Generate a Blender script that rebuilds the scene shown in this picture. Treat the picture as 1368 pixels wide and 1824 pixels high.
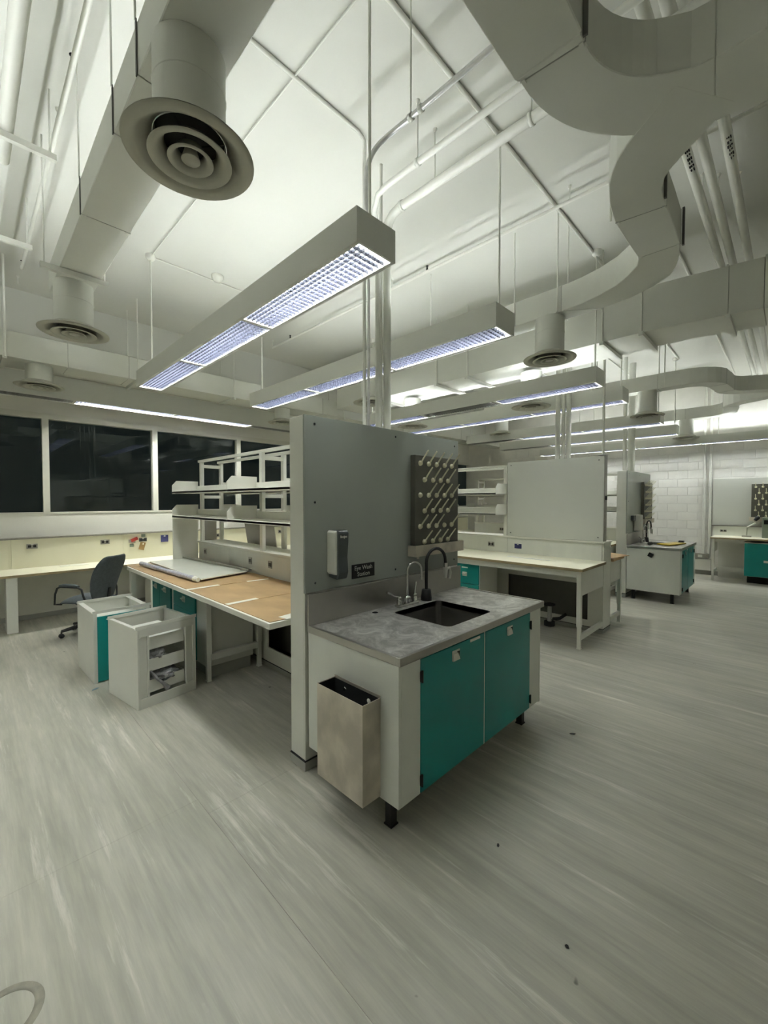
import bpy, bmesh, math, random
from mathutils import Vector, Matrix
random.seed(7)
for o in list(bpy.data.objects): bpy.data.objects.remove(o)
S = bpy.context.scene
COL = S.collection
PI = math.pi

# ---------------------------------------------------------------- camera
W_, H_ = 1368, 1824
FPX = 738.0
cam = bpy.data.cameras.new('camera')
cam.sensor_fit = 'VERTICAL'; cam.sensor_height = 36.0
cam.lens = 36.0 * FPX / H_
cam.clip_start = 0.05; cam.clip_end = 100
camo = bpy.data.objects.new('camera', cam); COL.objects.link(camo)
camo.location = (0, 0, 1.73)
camo.rotation_euler = (math.radians(90 - 1.55), 0, math.radians(44.6 - 90))
S.camera = camo

# ---------------------------------------------------------------- world, exposure
wd = bpy.data.worlds.new('night'); S.world = wd; wd.use_nodes = True
wd.node_tree.nodes['Background'].inputs[0].default_value = (0.004, 0.0065, 0.007, 1)
wd.node_tree.nodes['Background'].inputs[1].default_value = 0.35
S.view_settings.view_transform = 'Standard'; S.view_settings.look = 'None'
S.view_settings.gamma = 1.0; S.view_settings.use_curve_mapping = False
S.view_settings.exposure = 1.18
S.cycles.use_denoising = True
S.cycles.max_bounces = 7; S.cycles.diffuse_bounces = 5; S.cycles.glossy_bounces = 3; S.cycles.transmission_bounces = 5
S.cycles.caustics_reflective = False; S.cycles.caustics_refractive = False
S.cycles.sample_clamp_indirect = 6.0
TUBE = 50.0

# ---------------------------------------------------------------- materials
def lin(c):
    c /= 255.0
    return c / 12.92 if c <= 0.04045 else ((c + 0.055) / 1.055) ** 2.4
def rgb(r, g, b): return (lin(r), lin(g), lin(b), 1)

def mat(name, color, rough=0.5, metal=0.0, noise=0.0, nscale=(8, 8, 8), bump=0.0, bscale=60, spec=0.5, coat=0, var_to=None, trans=0, ior=1.45, detail=4.0, contrast=(0.35, 0.65)):
    m = bpy.data.materials.new(name); m.use_nodes = True
    nt = m.node_tree; b = nt.nodes['Principled BSDF']
    b.inputs['Base Color'].default_value = color
    b.inputs['Roughness'].default_value = rough
    b.inputs['Metallic'].default_value = metal
    b.inputs['Specular IOR Level'].default_value = spec
    b.inputs['Transmission Weight'].default_value = trans
    b.inputs['IOR'].default_value = ior
    if coat: b.inputs['Coat Weight'].default_value = coat
    if noise or bump:
        tc = nt.nodes.new('ShaderNodeTexCoord')
        mp = nt.nodes.new('ShaderNodeMapping'); mp.inputs['Scale'].default_value = nscale
        nt.links.new(tc.outputs['Object'], mp.inputs['Vector'])
    if noise:
        n = nt.nodes.new('ShaderNodeTexNoise'); n.inputs['Scale'].default_value = 1.0; n.inputs['Detail'].default_value = detail
        nt.links.new(mp.outputs[0], n.inputs['Vector'])
        r = nt.nodes.new('ShaderNodeValToRGB')
        r.color_ramp.elements[0].position = contrast[0]; r.color_ramp.elements[1].position = contrast[1]
        c2 = var_to or tuple(min(1, x * (1 - noise)) for x in color[:3]) + (1,)
        r.color_ramp.elements[0].color = c2; r.color_ramp.elements[1].color = color
        nt.links.new(n.outputs['Fac'], r.inputs['Fac'])
        nt.links.new(r.outputs[0], b.inputs['Base Color'])
    if bump:
        n2 = nt.nodes.new('ShaderNodeTexNoise'); n2.inputs['Scale'].default_value = bscale; n2.inputs['Detail'].default_value = 3
        nt.links.new(tc.outputs['Object'], n2.inputs['Vector'])
        bp = nt.nodes.new('ShaderNodeBump'); bp.inputs['Strength'].default_value = bump; bp.inputs['Distance'].default_value = 0.01
        nt.links.new(n2.outputs['Fac'], bp.inputs['Height']); nt.links.new(bp.outputs[0], b.inputs['Normal'])
    return m

def emis(name, color, strength):
    m = bpy.data.materials.new(name); m.use_nodes = True
    nt = m.node_tree; b = nt.nodes['Principled BSDF']
    b.inputs['Base Color'].default_value = (0.8, 0.8, 0.8, 1)
    b.inputs['Emission Color'].default_value = color; b.inputs['Emission Strength'].default_value = strength
    return m

M = {}
M['ceiling'] = mat('ceiling_paint', (0.68, 0.68, 0.625, 1), 0.85, noise=0.05, nscale=(0.7, 0.7, 0.7), bump=0.08, bscale=25)
M['wall'] = mat('wall_paint', (0.84, 0.83, 0.76, 1), 0.7, noise=0.05, nscale=(1.2, 1.2, 1.2), bump=0.05, bscale=60)
M['block'] = mat('block_paint', (0.80, 0.785, 0.73, 1), 0.7, noise=0.06, nscale=(4, 4, 4), bump=0.3, bscale=55)
M['duct'] = mat('duct_paint', (0.66, 0.665, 0.605, 1), 0.5, noise=0.06, nscale=(2, 2, 2), bump=0.05, bscale=30)
M['strap'] = mat('strap_grey', (0.10, 0.10, 0.09, 1), 0.6, noise=0.1)
M['spineshade'] = mat('spine_inner_shade', (0.16, 0.16, 0.14, 1), 0.6, noise=0.1)  # shade of the open spine interior, put into the colour
M['joint'] = mat('joint_sealant', (0.42, 0.42, 0.375, 1), 0.6, noise=0.1)
M['diff'] = mat('diffuser_paint', (0.47, 0.465, 0.39, 1), 0.5, noise=0.08, nscale=(5, 5, 5))
M['louveroff'] = mat('louver_aluminium_unlit', (0.22, 0.22, 0.21, 1), 0.45, noise=0.03)  # same blades in paler grey for the sections without light
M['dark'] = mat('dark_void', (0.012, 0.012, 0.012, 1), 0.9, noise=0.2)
M['pipe'] = mat('pipe_paint', (0.76, 0.76, 0.69, 1), 0.4, noise=0.05, nscale=(6, 6, 6), bump=0.05, bscale=40)
M['fix'] = mat('fixture_enamel', (0.66, 0.665, 0.61, 1), 0.4, noise=0.03, nscale=(2, 2, 2))
M['louver'] = mat('louver_aluminium_lit', (0.040, 0.043, 0.066, 1), 0.45, noise=0.03, spec=0.3)  # blades darkened in colour so the lit sections do not burn out
M['metal'] = mat('painted_bench_metal', (0.72, 0.72, 0.645, 1), 0.4, noise=0.05, nscale=(3, 3, 3))
M['shelf'] = mat('shelf_enamel', (0.76, 0.755, 0.67, 1), 0.42, noise=0.06, nscale=(3, 3, 3))
M['cabwhite'] = mat('cabinet_white', (0.74, 0.75, 0.68, 1), 0.38, noise=0.06, nscale=(5, 5, 2), bump=0.02, bscale=80)
M['teal'] = mat('teal_enamel', (0.004, 0.215, 0.200, 1), 0.33, noise=0.12, nscale=(3, 3, 3))
M['steel'] = mat('brushed_steel', (0.45, 0.435, 0.40, 1), 0.30, metal=0.95, noise=0.14, nscale=(2.5, 2.5, 2.5), bump=0.02, bscale=90)
M['binsteel'] = mat('stained_bin_steel', (0.66, 0.60, 0.50, 1), 0.40, metal=0.45, noise=0.32, nscale=(5, 5, 4), detail=7, contrast=(0.40, 0.60))
M['chrome'] = mat('chrome', (0.72, 0.72, 0.70, 1), 0.12, metal=1.0, noise=0.05)
M['galv'] = mat('galvanised_conduit', (0.80, 0.80, 0.80, 1), 0.28, metal=0.7, noise=0.1, nscale=(20, 20, 20))
M['greyboard'] = mat('grey_laminate', (0.345, 0.37, 0.33, 1), 0.26, noise=0.08, nscale=(1.5, 1.5, 1.5))
M['wb'] = mat('whiteboard_grey', (0.60, 0.61, 0.55, 1), 0.22, noise=0.04, nscale=(1.5, 1.5, 1.5))
M['wbgloss'] = mat('whiteboard_gloss', (0.80, 0.82, 0.72, 1), 0.12, noise=0.03)
M['pegboard'] = mat('peg_board_brown', (0.085, 0.083, 0.064, 1), 0.45, noise=0.15, nscale=(5, 5, 5))
M['peg'] = mat('ivory_plastic', (0.66, 0.63, 0.44, 1), 0.4, noise=0.1, nscale=(30, 30, 30))
M['black'] = mat('black_rubber', (0.010, 0.010, 0.010, 1), 0.5, noise=0.2)
M['gloss_black'] = mat('black_sign_plastic', (0.004, 0.004, 0.004, 1), 0.35, noise=0.2)
M['letter'] = mat('engraved_letters', (0.55, 0.55, 0.50, 1), 0.5, noise=0.05)
M['plastic'] = mat('white_plastic', (0.68, 0.68, 0.60, 1), 0.35, noise=0.05)
M['greyplastic'] = mat('smoked_plastic', (0.075, 0.085, 0.085, 1), 0.2, noise=0.1)
M['hard'] = mat('brown_hardboard', (0.44, 0.295, 0.145, 1), 0.5, noise=0.2, nscale=(6, 3, 6), detail=6)
M['edge'] = mat('ply_edge', (0.34, 0.27, 0.15, 1), 0.6, noise=0.2, nscale=(10, 10, 60))
M['cream'] = mat('cream_laminate', (0.78, 0.755, 0.585, 1), 0.4, noise=0.05, nscale=(2, 2, 2))
M['tape'] = mat('white_tape', (0.80, 0.80, 0.70, 1), 0.6, noise=0.06)
M['wrap'] = mat('bubble_wrap', (0.60, 0.60, 0.68, 1), 0.25, noise=0.3, nscale=(40, 40, 40), bump=0.6, bscale=70)
M['bag'] = mat('clear_plastic_bag', (0.62, 0.62, 0.62, 1), 0.14, noise=0.5, nscale=(14, 14, 14), trans=0.45, ior=1.4, bump=0.6, bscale=18)
M['chairfab'] = mat('slate_fabric', (0.068, 0.082, 0.088, 1), 0.85, noise=0.2, nscale=(30, 30, 30), bump=0.25, bscale=260)
M['chairblk'] = mat('chair_black_plastic', (0.010, 0.011, 0.011, 1), 0.45, noise=0.2)
M['glass'] = mat('window_glass', (0.80, 0.88, 0.86, 1), 0.0, trans=1.0, ior=1.5, noise=0.02)
M['outlet'] = mat('outlet_steel', (0.36, 0.345, 0.30, 1), 0.35, metal=0.6, noise=0.15, nscale=(30, 30, 30))
M['blue'] = mat('blue_outlet', (0.045, 0.05, 0.16, 1), 0.4, noise=0.15)
M['red'] = mat('red_plastic', (0.30, 0.03, 0.02, 1), 0.4, noise=0.15)
M['tag'] = mat('brown_tag', (0.30, 0.19, 0.07, 1), 0.7, noise=0.2)
M['yellow'] = mat('yellow_plastic', (0.62, 0.44, 0.02, 1), 0.4, noise=0.15)
M['base'] = mat('vinyl_base', (0.36, 0.36, 0.32, 1), 0.4, noise=0.12, nscale=(3, 3, 3))
M['green'] = mat('green_casing', (0.20, 0.24, 0.19, 1), 0.4, noise=0.1)
M['card'] = mat('grey_card', (0.42, 0.40, 0.34, 1), 0.7, noise=0.06)
M['louverwhite'] = mat('reflector_white', (0.88, 0.88, 0.86, 1), 0.4, noise=0.02)
M['stain'] = mat('old_glue', (0.25, 0.235, 0.18, 1), 0.5, noise=0.3, nscale=(20, 20, 20))
M['tube'] = emis('lamp_phosphor', (0.94, 0.985, 1.0, 1), TUBE)
M['tubewin'] = emis('bright_lamp_phosphor', (0.97, 0.985, 0.93, 1), TUBE * 3.0)
M['tubeoff'] = mat('unlit_lamp_glass', (0.55, 0.55, 0.52, 1), 0.3, noise=0.03)
M['cardboard'] = mat('brown_cardboard', (0.20, 0.15, 0.09, 1), 0.8, noise=0.1)

def floor_mat():
    m = bpy.data.materials.new('streaked_vinyl'); m.use_nodes = True
    nt = m.node_tree; b = nt.nodes['Principled BSDF']; L = nt.links
    tc = nt.nodes.new('ShaderNodeTexCoord')
    def noise(sx, sy, detail, rough=0.6):
        mp = nt.nodes.new('ShaderNodeMapping'); mp.inputs['Scale'].default_value = (sx, sy, 1)
        mp.inputs['Rotation'].default_value = (0, 0, 0.03)
        L.new(tc.outputs['Object'], mp.inputs['Vector'])
        n = nt.nodes.new('ShaderNodeTexNoise'); n.inputs['Scale'].default_value = 1; n.inputs['Detail'].default_value = detail
        n.inputs['Roughness'].default_value = rough
        L.new(mp.outputs[0], n.inputs['Vector']); return n
    def ramp(n, p0, c0, p1, c1):
        r = nt.nodes.new('ShaderNodeValToRGB'); e = r.color_ramp.elements
        e[0].position = p0; e[0].color = c0; e[1].position = p1; e[1].color = c1
        L.new(n.outputs['Fac'], r.inputs['Fac']); return r
    def mix(fac, a, c, mode='MIX'):
        x = nt.nodes.new('ShaderNodeMix'); x.data_type = 'RGBA'; x.blend_type = mode
        if isinstance(fac, float): x.inputs[0].default_value = fac
        else: L.new(fac, x.inputs[0])
        for s, v in ((6, a), (7, c)):
            if isinstance(v, tuple): x.inputs[s].default_value = v
            else: L.new(v, x.inputs[s])
        return x.outputs[2]
    base = ramp(noise(13, 0.9, 6), 0.36, (0.335, 0.328, 0.272, 1), 0.64, (0.425, 0.412, 0.348, 1))
    fine = ramp(noise(45, 3.0, 4), 0.40, (0.93, 0.93, 0.93, 1), 0.62, (1.04, 1.04, 1.02, 1))
    c = mix(1.0, base.outputs[0], fine.outputs[0], 'MULTIPLY')
    lite = ramp(noise(9, 0.6, 6, 0.7), 0.57, (0, 0, 0, 1), 0.70, (1, 1, 1, 1))
    c = mix(lite.outputs[0], c, (0.60, 0.58, 0.505, 1))
    blot = ramp(noise(1.4, 0.7, 4), 0.40, (0.90, 0.90, 0.90, 1), 0.62, (1.06, 1.05, 1.04, 1))
    c = mix(1.0, c, blot.outputs[0], 'MULTIPLY')
    # worn pinkish scuffs and dark specks
    scuff = ramp(noise(2.6, 2.2, 7, 0.75), 0.655, (0, 0, 0, 1), 0.75, (0.5, 0.5, 0.5, 1))
    c = mix(scuff.outputs[0], c, (0.55, 0.49, 0.44, 1))
    speck = ramp(noise(11, 11, 2, 0.4), 0.775, (0, 0, 0, 1), 0.80, (0.85, 0.85, 0.85, 1))
    c = mix(speck.outputs[0], c, (0.09, 0.09, 0.08, 1))
    L.new(c, b.inputs['Base Color'])
    rr = ramp(noise(5, 1.2, 4), 0.35, (0.30, 0.30, 0.30, 1), 0.7, (0.50, 0.50, 0.50, 1))
    L.new(rr.outputs[0], b.inputs['Roughness'])
    b.inputs['Specular IOR Level'].default_value = 0.35
    return m
M['floor'] = floor_mat()

def worn_steel():
    m = M['steel'].copy(); m.name = 'worn_sink_steel'
    nt = m.node_tree; b = nt.nodes['Principled BSDF']; L = nt.links
    tc = nt.nodes.new('ShaderNodeTexCoord')
    n = nt.nodes.new('ShaderNodeTexNoise'); n.inputs['Scale'].default_value = 7; n.inputs['Detail'].default_value = 10; n.inputs['Roughness'].default_value = 0.72
    n.inputs['Distortion'].default_value = 0.9
    L.new(tc.outputs['Object'], n.inputs['Vector'])
    r = nt.nodes.new('ShaderNodeValToRGB'); e = r.color_ramp.elements
    e[0].position = 0.42; e[0].color = (0.36, 0.35, 0.32, 1); e[1].position = 0.68; e[1].color = (0.80, 0.79, 0.74, 1)
    L.new(n.outputs['Fac'], r.inputs['Fac']); L.new(r.outputs[0], b.inputs['Base Color'])
    r2 = nt.nodes.new('ShaderNodeValToRGB'); r2.color_ramp.elements[0].color = (0.28,) * 3 + (1,); r2.color_ramp.elements[1].color = (0.5,) * 3 + (1,)
    L.new(n.outputs['Fac'], r2.inputs['Fac']); L.new(r2.outputs[0], b.inputs['Roughness'])
    b.inputs['Metallic'].default_value = 0.65
    return m
M['worn'] = worn_steel()

# ---------------------------------------------------------------- helpers
ORG = {}
class MB:
    def __init__(s): s.v = []; s.f = []; s.sm = []
    def add(s, vs, fs, smooth=False):
        n = len(s.v); s.v += [Vector(v) for v in vs]
        for f in fs: s.f.append([i + n for i in f]); s.sm.append(smooth)
        return s
    def box(s, x0, y0, z0, x1, y1, z1, mtx=None):
        vs = [Vector(p) for p in ((x0, y0, z0), (x1, y0, z0), (x1, y1, z0), (x0, y1, z0), (x0, y0, z1), (x1, y0, z1), (x1, y1, z1), (x0, y1, z1))]
        if mtx: vs = [mtx @ v for v in vs]
        return s.add(vs, [(0, 3, 2, 1), (4, 5, 6, 7), (0, 1, 5, 4), (1, 2, 6, 5), (2, 3, 7, 6), (3, 0, 4, 7)])
    def bar(s, a, b, w, h=None, up=(0, 0, 1)):
        a, b = Vector(a), Vector(b); h = h or w; d = (b - a); L = d.length; d.normalize()
        u = Vector(up)
        if abs(d.dot(u)) > 0.95: u = Vector((1, 0, 0))
        x = d.cross(u).normalized(); y = x.cross(d)
        m = Matrix((x, d, y)).transposed().to_4x4(); m.translation = a
        return s.box(-w / 2, 0, -h / 2, w / 2, L, h / 2, m)
    def tube(s, pts, r, n=10, cap=True, smooth=True):
        pts = [Vector(p) for p in pts]; rs = r if isinstance(r, (list, tuple)) else [r] * len(pts)
        rings = []; prev = None
        for i, p in enumerate(pts):
            t = (pts[min(i + 1, len(pts) - 1)] - pts[max(i - 1, 0)]).normalized()
            if prev is None:
                u = Vector((0, 0, 1)) if abs(t.z) < 0.9 else Vector((1, 0, 0))
                x = t.cross(u).normalized()
            else:
                x = (prev - t * prev.dot(t)).normalized()
            prev = x; y = t.cross(x)
            rings.append([p + (x * math.cos(2 * PI * k / n) + y * math.sin(2 * PI * k / n)) * rs[i] for k in range(n)])
        vs = [v for r_ in rings for v in r_]; fs = []
        for i in range(len(rings) - 1):
            for k in range(n):
                fs.append((i * n + k, i * n + (k + 1) % n, (i + 1) * n + (k + 1) % n, (i + 1) * n + k))
        s.add(vs, fs, smooth)
        if cap: s.add(rings[0], [tuple(reversed(range(n)))]); s.add(rings[-1], [tuple(range(n))])
        return s
    def lathe(s, prof, c=(0, 0, 0), n=40, smooth=True, axis=None):
        c = Vector(c); vs = []; fs = []
        for (r, z) in prof:
            for k in range(n): vs.append(Vector((r * math.cos(2 * PI * k / n), r * math.sin(2 * PI * k / n), z)))
        if axis is not None:
            q = Vector((0, 0, 1)).rotation_difference(Vector(axis)); vs = [q @ v for v in vs]
        vs = [v + c for v in vs]
        for i in range(len(prof) - 1):
            for k in range(n): fs.append((i * n + k, i * n + (k + 1) % n, (i + 1) * n + (k + 1) % n, (i + 1) * n + k))
        return s.add(vs, fs, smooth)
    def prism(s, poly, d0, d1, plane='xy'):
        n = len(poly)
        def P(a, b, d): return {'xy': (a, b, d), 'xz': (a, d, b), 'yz': (d, a, b)}[plane]
        vs = [P(a, b, d0) for a, b in poly] + [P(a, b, d1) for a, b in poly]
        fs = [tuple(reversed(range(n))), tuple(range(n, 2 * n))] + [(i, (i + 1) % n, (i + 1) % n + n, i + n) for i in range(n)]
        return s.add(vs, fs)
    def ribbon(s, L, R, z0, z1):
        """closed rectangular duct between two plan polylines"""
        n = len(L)
        zz0 = z0 if isinstance(z0, list) else [z0] * n; zz1 = z1 if isinstance(z1, list) else [z1] * n
        vs = []
        for i in range(n):
            vs += [(L[i][0], L[i][1], zz0[i]), (R[i][0], R[i][1], zz0[i]), (R[i][0], R[i][1], zz1[i]), (L[i][0], L[i][1], zz1[i])]
        fs = []
        for i in range(n - 1):
            a, b = 4 * i, 4 * i + 4
            for k in range(4): fs.append((a + k, a + (k + 1) % 4, b + (k + 1) % 4, b + k))
        fs += [(3, 2, 1, 0), tuple(4 * (n - 1) + k for k in range(4))]
        return s.add(vs, fs)
    def build(s, name, m, parent=None, loc=None, bevel=0.0, kind=None, label=None, seg=2, subsurf=0):
        org = Vector((0, 0, 0))
        if parent is not None: org = ORG.get(parent.name, Vector((0, 0, 0)))
        elif loc is not None: org = Vector(loc)
        me = bpy.data.meshes.new(name)
        me.from_pydata([v - org for v in s.v], [], s.f)
        me.polygons.foreach_set('use_smooth', s.sm)
        bm = bmesh.new(); bm.from_mesh(me); bmesh.ops.recalc_face_normals(bm, faces=bm.faces); bm.to_mesh(me); bm.free()
        o = bpy.data.objects.new(name, me); COL.objects.link(o)
        me.materials.append(M[m] if isinstance(m, str) else m)
        if parent is not None: o.parent = parent
        elif loc is not None: o.location = loc
        ORG[o.name] = org
        if bevel:
            b = o.modifiers.new('bevel', 'BEVEL'); b.width = bevel; b.segments = seg; b.limit_method = 'ANGLE'; b.angle_limit = math.radians(40)
        if subsurf:
            b = o.modifiers.new('sub', 'SUBSURF'); b.levels = subsurf; b.render_levels = subsurf
        if kind: o['kind'] = kind
        if label: o['label'] = label
        return o

def tag(o, label, cat, group=None):
    o['label'] = label; o['category'] = cat
    if group: o['group'] = group
    return o
def thing(name, label, cat, loc=(0, 0, 0), group=None):
    o = bpy.data.objects.new(name, None); COL.objects.link(o); o.empty_display_size = 0.1
    o.location = loc; ORG[o.name] = Vector(loc)
    return tag(o, label, cat, group)
def copy_tree(o, parent=None, loc=None, label=None):
    c = o.copy(); COL.objects.link(c); ORG[c.name] = ORG.get(o.name, Vector((0, 0, 0)))
    if parent is not None: c.parent = parent
    if loc is not None: c.location = loc
    if label: c['label'] = label
    for ch in list(o.children): copy_tree(ch, c)
    return c
def struct(o): o['kind'] = 'structure'; return o
def arc(cx, cy, r, a0, a1, n=8):
    return [(cx + r * math.cos(math.radians(a0 + (a1 - a0) * i / n)), cy + r * math.sin(math.radians(a0 + (a1 - a0) * i / n))) for i in range(n + 1)]
def offs(path, w):
    """left/right offset polylines of a plan path, w a number or list"""
    L, R = [], []
    for i, p in enumerate(path):
        a = Vector(path[max(i - 1, 0)]); b = Vector(path[min(i + 1, len(path) - 1)])
        t = (b - a).normalized(); nrm = Vector((-t.y, t.x)); ww = w[i] if isinstance(w, list) else w
        L.append((p[0] + nrm.x * ww / 2, p[1] + nrm.y * ww / 2)); R.append((p[0] - nrm.x * ww / 2, p[1] - nrm.y * ww / 2))
    return L, R
def text_mesh(body, size, depth):
    cu = bpy.data.curves.new('lettering', 'FONT'); cu.body = body; cu.size = size; cu.extrude = depth; cu.align_x = 'CENTER'; cu.align_y = 'CENTER'
    to = bpy.data.objects.new('tmp', cu); COL.objects.link(to)
    dg = bpy.context.evaluated_depsgraph_get(); me = bpy.data.meshes.new_from_object(to.evaluated_get(dg))
    bpy.data.objects.remove(to); return me

CZ = 4.50                    # ceiling height
XW, YW = 12.2, 7.95          # far block wall and window wall
X0, Y0 = -5.0, -7.5          # walls behind the camera

# ================================================================ STRUCTURE
fl = struct(MB().box(X0, Y0, -0.10, XW + 0.1, YW + 0.1, -0.004).build('floor', 'base'))
xs = [X0, -2.74, -0.91, 0.918, 2.75, 4.58, 6.41, 8.24, 10.07, XW]
for i in range(len(xs) - 1):
    ys = [Y0, 2.35, YW] if i % 2 == 0 else [Y0, -1.4, YW]
    if i == 2: ys = [Y0, 2.42, YW]
    if i == 3: ys = [Y0, 2.27, YW]
    for j in range(len(ys) - 1):
        MB().box(xs[i] + 0.0007, ys[j] + 0.0005, -0.004, xs[i + 1] - 0.0007, ys[j + 1] - 0.0005, 0.0).build('vinyl_sheet', 'floor', fl)
# slightly raised ring of old glue near the camera
tag(MB().lathe([(0.085, 0.0), (0.085, 0.0012), (0.10, 0.0016), (0.113, 0.0)], (0.055, 1.845, 0), 36).build('glue_ring', M['stain'], loc=(0.055, 1.845, 0)),
    'brownish ring shaped glue mark on the floor near the bottom left corner', 'stain')
struct(MB().box(X0 - 0.1, Y0 - 0.1, CZ, XW + 0.1, YW + 0.1, CZ + 0.15).build('ceiling', 'ceiling'))
struct(MB().box(X0, 7.30, 3.62, XW, YW, CZ).build('trim_1', 'ceiling'))       # downstand beam at the window side
# window wall
WZ0, WZ1 = 1.55, 2.95
ww = MB().box(X0, YW, 0, XW, YW + 0.2, WZ0 - 0.0).box(X0, YW, WZ1 + 0.08, XW, YW + 0.2, CZ)
struct(ww.build('wall_back', 'wall'))
mull = [-3.66, -2.14, -0.64, 0.872, 2.363, 3.90, 5.40, 6.90, 8.40, 9.90, 11.40]
edges = [X0] + mull + [XW]
for i in range(len(edges) - 1):
    a, b = edges[i], edges[i + 1]
    wn = struct(MB().box(a + 0.04, YW + 0.07, WZ0 + 0.01, b - 0.04, YW + 0.082, WZ1).build('window_%d' % (i + 1), 'glass'))
    fr = MB()
    fr.box(a, YW - 0.012, WZ1, b, YW + 0.12, WZ1 + 0.08)
    fr.box(a, YW - 0.01, WZ0 - 0.012, b, YW + 0.12, WZ0 + 0.01)
    fr.build('window_frame', 'shelf', wn)
    if i > 0: MB().box(a - 0.04, YW - 0.012, WZ0, a + 0.04, YW + 0.12, WZ1).build('mullion', 'shelf', wn)
# unseen walls that close the room
struct(MB().box(X0 - 0.15, Y0, 0, X0, YW, CZ).build('wall_left', 'wall'))
struct(MB().box(X0, Y0 - 0.15, 0, XW, Y0, CZ).build('wall_front', 'wall'))
# block wall with individual painted blocks
wr = struct(MB().box(XW + 0.008, Y0, 0, XW + 0.2, YW + 0.1, CZ).build('wall_right', 'block'))
bl = bpy.data.meshes.new('block')
tb = MB().box(-0.006, 0.002, 0.002, 0.008, 0.398, 0.198)
bl.from_pydata([tuple(v) for v in tb.v], [], tb.f)
bm = bmesh.new(); bm.from_mesh(bl); bmesh.ops.bevel(bm, geom=[e for e in bm.edges], offset=0.004, segments=1, affect='EDGES'); bmesh.ops.recalc_face_normals(bm, faces=bm.faces); bm.to_mesh(bl); bm.free()
bl.materials.append(M['block'])
nb = 0
for r in range(1, 16):
    for c in range(-3, 16):
        y = c * 0.4 + (0.2 if r % 2 else 0); z = r * 0.2
        if y > 4.9 and z < 1.6: continue
        o = bpy.data.objects.new('block', bl); COL.objects.link(o); o.parent = wr
        o.location = (XW + 0.006 + random.uniform(-0.0015, 0.0015), y, z + 0.06); nb += 1
struct(MB().box(XW - 0.012, Y0, 0, XW + 0.01, YW, 0.10).build('baseboard_right', 'base', bevel=0.004))
struct(MB().box(X0, YW - 0.05, 0, XW, YW, 0.07).build('baseboard_back', 'base', bevel=0.004))

# ================================================================ CEILING LIGHTS
def make_fixture(L=3.74, on='tube', w=0.27, h=0.175, lit=(1, 1, 1), rods=(0.15, -0.15), ztop=None, up=0.066):
    """local frame: length along +Y from 0, bottom at z = 0"""
    r = thing('pendant_light', 'tmp', 'light')
    tz = 0.125 if up else 0.075
    for sx in (-1, 1):
        m = MB().box(sx * w / 2 - 0.005, 0, 0, sx * w / 2 + 0.005, L, h)
        a, b = sorted((sx * (w / 2 - 0.005), sx * (w / 2 - 0.02))); m.box(a, 0.012, 0, b, L - 0.012, 0.006)
        m.build('side_panel', 'fix', r)
    for y in (0, L - 0.012):
        MB().box(-w / 2 + 0.0055, y, 0, w / 2 - 0.0055, y + 0.012, h).build('end_cap', 'fix', r)
    n = len(lit); sl = (L - 0.05) / n
    for k in range(n):
        y0 = 0.025 + k * sl; y1 = y0 + sl
        if k: MB().box(-w / 2 + 0.02, y0 - 0.015, 0.0, w / 2 - 0.02, y0 + 0.015, 0.04).build('divider', 'fix', r)
        lv = MB(); nx = 7; ny = int(sl / 0.040)
        for i in range(1, nx):
            x = -w / 2 + 0.02 + (w - 0.04) * i / nx; lv.box(x - 0.0017, y0 + 0.016, 0.004, x + 0.0017, y1 - 0.016, 0.023)
        for j in range(1, ny):
            y = y0 + sl * j / ny; lv.box(-w / 2 + 0.02, y - 0.0017, 0.0045, w / 2 - 0.02, y + 0.0017, 0.0225)
        lv.build('louver', 'louver' if lit[k] else 'louveroff', r, kind='stuff')
        for x in (-0.062, 0.062):
            MB().tube([(x, y0 + 0.03, tz), (x, y1 - 0.03, tz)], 0.014, 8).build('lamp_tube', on if lit[k] else 'tubeoff', r)
        if up: MB().box(-w / 2 + up, y0 + 0.032, tz + 0.022, w / 2 - up, y1 - 0.032, tz + 0.027).build('reflector', 'louverwhite', r)
        else: MB().box(-w / 2 + 0.006, y0, 0.120, w / 2 - 0.006, y1, 0.126).build('reflector', 'louverwhite', r)
        for y in (y0 + 0.022, y1 - 0.022):
            MB().box(-0.085, y - 0.006, tz - 0.02, 0.085, y + 0.006, tz + 0.02).build('lamp_holder', 'fix', r)
        for yy in (y0 + 0.10, y1 - 0.10):
            MB().box(-w / 2 + 0.006, yy - 0.015, h - 0.03, w / 2 - 0.006, yy + 0.015, h - 0.018).build('cross_brace', 'fix', r)
    for y in rods:
        yy = y if y >= 0 else L + y
        top = (CZ if ztop is None else ztop) - 3.02
        MB().box(-w / 2 + 0.006, yy - 0.02, h - 0.03, w / 2 - 0.006, yy + 0.02, h - 0.02).build('cross_brace', 'fix', r)
        MB().tube([(0, yy, h - 0.02), (0, yy, top - 0.03)], 0.008, 8).build('rod', 'pipe', r)
        MB().lathe([(0.0, -0.06), (0.028, -0.058), (0.05, -0.03), (0.052, 0.0)], (0, yy, top), 16).build('canopy', 'pipe', r)
    return r
G = 'twelve foot pendant lights along the benches'
f0 = make_fixture(rods=(0.055, -0.09)); f0.location = (1.535, 1.565, 3.02)
tag(f0, 'nearest pendant light, louvred, hanging over the sink in the middle of the picture', 'light', G)
def fx(x, y, label, src=f0): return copy_tree(src, None, (x, y, 3.02), label)
fx(2.915, 1.58, 'second pendant light, just behind and right of the nearest one')
f3 = make_fixture(lit=(1, 0, 1), rods=(0.055, -0.09)); f3.location = (4.985, 1.545, 3.02)
tag(f3, 'pendant light with a dark unlit middle section, in front of the grey whiteboard island', 'light', G)
fx(6.06, 1.57, 'pendant light right behind the one with the dark middle section')
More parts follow.
